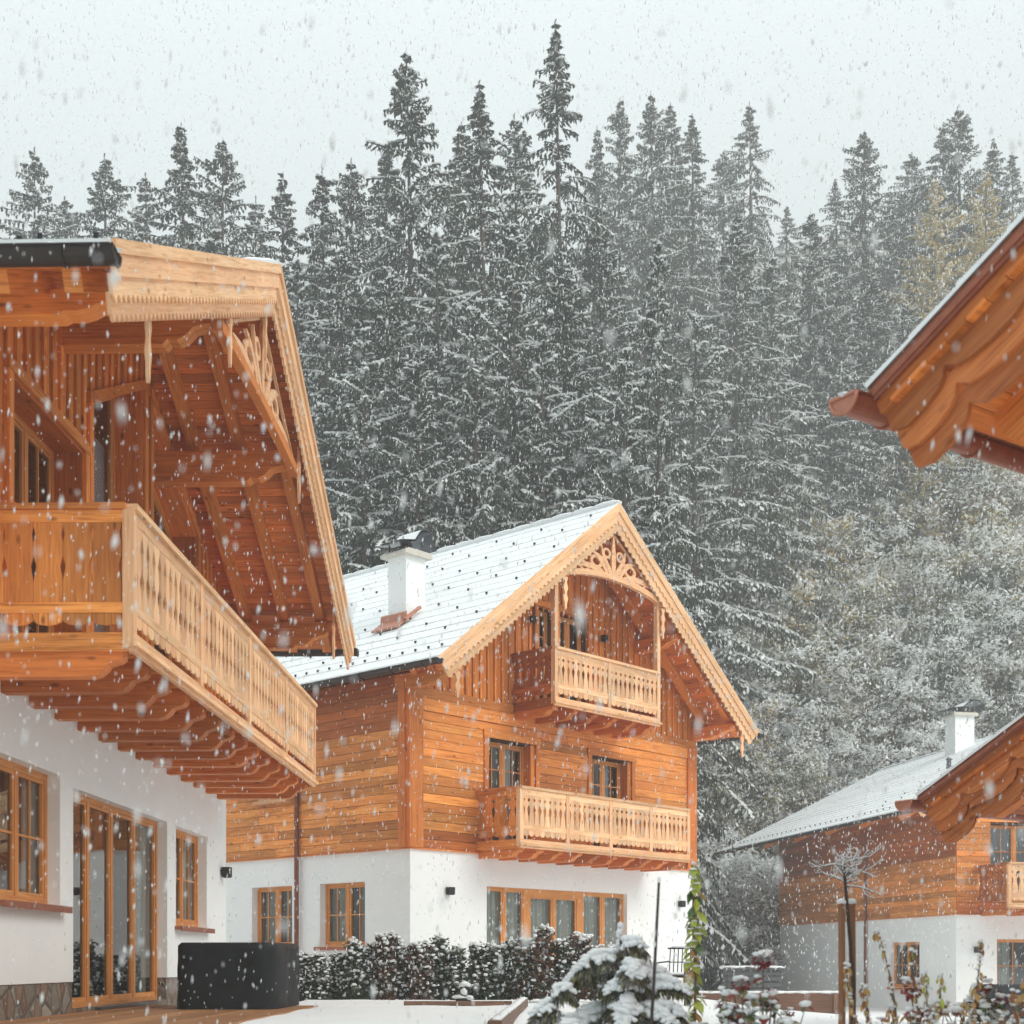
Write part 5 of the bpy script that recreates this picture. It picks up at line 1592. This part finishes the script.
# black garden chair
q = at(676, 975, 21); g = ground_z(q.x, 21)
e = empty('garden_chair', 'black metal garden chair half hidden behind the young snowy spruce', 'garden chair', (q.x, 21, g), -.5)
m = MB(); m.box(-.24, .24, -.22, .22, .42, .45); m.build('seat', 'black', e)
m = MB()
for i in range(7): m.tube([(-.2 + i * .066, .22, .45), (-.2 + i * .066, .27, .86)], .008, 5)
m.tube([(-.24, .27, .86), (.24, .27, .86)], .014, 6); m.tube([(-.22, .245, .65), (.22, .245, .65)], .009, 6); m.build('backrest', 'black', e)
for x in (-.22, .22):
    for y in (-.2, .22): m = MB(); m.tube([(x, y, 0), (x, y, .43)], .014, 6); m.build('leg', 'black', e)
    m = MB(); m.tube([(x, -.2, .43), (x, -.2, .64), (x, .24, .66)], .013, 6); m.build('armrest', 'black', e)
s = MB(); s.blob((0, 0, .465), .22, .2, .04, 0, 10, 5, .2); s.blob((0, .27, .88), .22, .02, .018, 0, 8, 4); s.build('snow_load', 'snow', e)

# ------------------------------------------------------------------ falling snow
rg = np.random.default_rng(5)
N1, N2 = 11000, 80000
Y1 = 1.6 + (12 - 1.6) * rg.random(N1) ** .5; Y2 = 12 + 30 * rg.random(N2) ** .75
Yf = np.concatenate([Y1, Y2]); n = len(Yf)
Xf = rg.uniform(-.52, .52, n) * Yf * 1.25; Zf = CAM + Yf * rg.uniform(-.075, .78, n)
ok = Zf > .5; Xf, Yf, Zf = Xf[ok], Yf[ok], Zf[ok]; n = len(Xf)
ctr = np.stack([Xf, Yf, Zf], 1)
rad = (.0026 + .0050 * rg.random(n) ** 2.5) * np.where(Yf > 12, 1.35 + .033 * (Yf - 12), 1.0)
base = np.array([[1, 0, 0], [-.5, .87, 0], [-.5, -.87, 0], [.1, 0, 1], [-.1, 0, -1]], float)
jit = 1 + .35 * rg.uniform(-1, 1, (n, 5, 1))
vs = base[None] * jit * rad[:, None, None]; vs[:, :, 2] *= rg.uniform(2.4, 4.0, (n, 1))
vs[:, :, 0] += vs[:, :, 2] * rg.uniform(-.12, .18, (n, 1))
vs += ctr[:, None, :]
tri = np.array([[0, 1, 3], [1, 2, 3], [2, 0, 3], [1, 0, 4], [2, 1, 4], [0, 2, 4]])
fs = (tri[None] + (np.arange(n) * 5)[:, None, None]).reshape(-1, 3)
me = bpy.data.meshes.new('falling_snow'); me.vertices.add(n * 5); me.loops.add(len(fs) * 3); me.polygons.add(len(fs))
me.vertices.foreach_set('co', vs.reshape(-1)); me.loops.foreach_set('vertex_index', fs.reshape(-1))
me.polygons.foreach_set('loop_start', np.arange(0, len(fs) * 3, 3)); me.polygons.foreach_set('use_smooth', np.ones(len(fs), bool)); me.update(calc_edges=True); me.validate()
me.materials.append(M['flake'])
o = bpy.data.objects.new('falling_snow', me); COL.objects.link(o); o['kind'] = 'stuff'; o['label'] = 'thick flakes of snow falling through the air'

# ------------------------------------------------------------------ snowy air
hb = MB(); hb.box(-130, 130, -40, 210, -3.5, 78)
hm = bpy.data.materials.new('snowy_air'); hm.use_nodes = True; t_ = hm.node_tree
for nd in list(t_.nodes):
    if nd.type == 'BSDF_PRINCIPLED': t_.nodes.remove(nd)
pv = t_.nodes.new('ShaderNodeVolumePrincipled'); pv.inputs['Color'].default_value = (.93, .96, .965, 1); pv.inputs['Density'].default_value = .0020; pv.inputs['Anisotropy'].default_value = .0
t_.links.new(pv.outputs[0], t_.nodes['Material Output'].inputs['Volume'])
M['haze'] = hm
o = hb.build('haze', 'haze'); o['kind'] = 'stuff'; o['label'] = 'pale snowy haze filling the air'
# ------------------------------------------------------------------ sky, sun, air, camera
w = bpy.data.worlds.new('World'); SC.world = w; w.use_nodes = True
nt = w.node_tree; bg = nt.nodes['Background']
SUN_EL, SUN_AZ = math.radians(33), math.radians(126)      # azimuth from +Y towards +X
sky = nt.nodes.new('ShaderNodeTexSky'); sky.sky_type = 'NISHITA'; sky.sun_disc = False
sky.sun_elevation = SUN_EL; sky.sun_rotation = SUN_AZ; sky.dust_density = 6; sky.air_density = 1.5
mx = nt.nodes.new('ShaderNodeMix'); mx.data_type = 'RGBA'; mx.inputs[0].default_value = .9
mx.inputs[7].default_value = (7.0, 7.6, 7.58, 1)          # even snow cloud, in the sky texture's own units
# an overcast sky is about three times as bright overhead as at the horizon
tcw = nt.nodes.new('ShaderNodeTexCoord'); sep = nt.nodes.new('ShaderNodeSeparateXYZ'); nt.links.new(tcw.outputs['Generated'], sep.inputs[0])
cl = nt.nodes.new('ShaderNodeMath'); cl.operation = 'MAXIMUM'; nt.links.new(sep.outputs[2], cl.inputs[0]); cl.inputs[1].default_value = 0
ml = nt.nodes.new('ShaderNodeMath'); ml.operation = 'MULTIPLY_ADD'; nt.links.new(cl.outputs[0], ml.inputs[0]); ml.inputs[1].default_value = 1.35; ml.inputs[2].default_value = .31
vm = nt.nodes.new('ShaderNodeVectorMath'); vm.operation = 'SCALE'; nt.links.new(mx.outputs[2], vm.inputs[0]); nt.links.new(ml.outputs[0], vm.inputs['Scale'])
nt.links.new(sky.outputs[0], mx.inputs[6]); nt.links.new(vm.outputs[0], bg.inputs[0]); bg.inputs[1].default_value = .1
su = bpy.data.lights.new('sun', 'SUN'); su.energy = 2.3; su.angle = math.radians(35); su.color = (1, .95, .88)
so = bpy.data.objects.new('sun', su); COL.objects.link(so)
dv = V((math.sin(SUN_AZ) * math.cos(SUN_EL), math.cos(SUN_AZ) * math.cos(SUN_EL), math.sin(SUN_EL)))
so.rotation_euler = dv.to_track_quat('Z', 'Y').to_euler(); so.location = dv * 50

cd = bpy.data.cameras.new('camera'); cam = bpy.data.objects.new('camera', cd); COL.objects.link(cam)
cam.location = (0, 0, CAM); cam.rotation_euler = (math.pi / 2, 0, 0)
cd.sensor_width = 36; cd.lens = 36 * F / 1024; cd.shift_y = (HOR - 512) / 1024; cd.clip_end = 2000; cd.clip_start = .05
cd.dof.use_dof = True; cd.dof.focus_distance = 22; cd.dof.aperture_fstop = 2.6
SC.camera = cam
SC.view_settings.view_transform = 'Standard'; SC.view_settings.look = 'None'; SC.view_settings.gamma = 1
SC.view_settings.exposure = 0.38
SC.cycles.diffuse_bounces = 6; SC.cycles.volume_bounces = 2; SC.cycles.max_bounces = 12
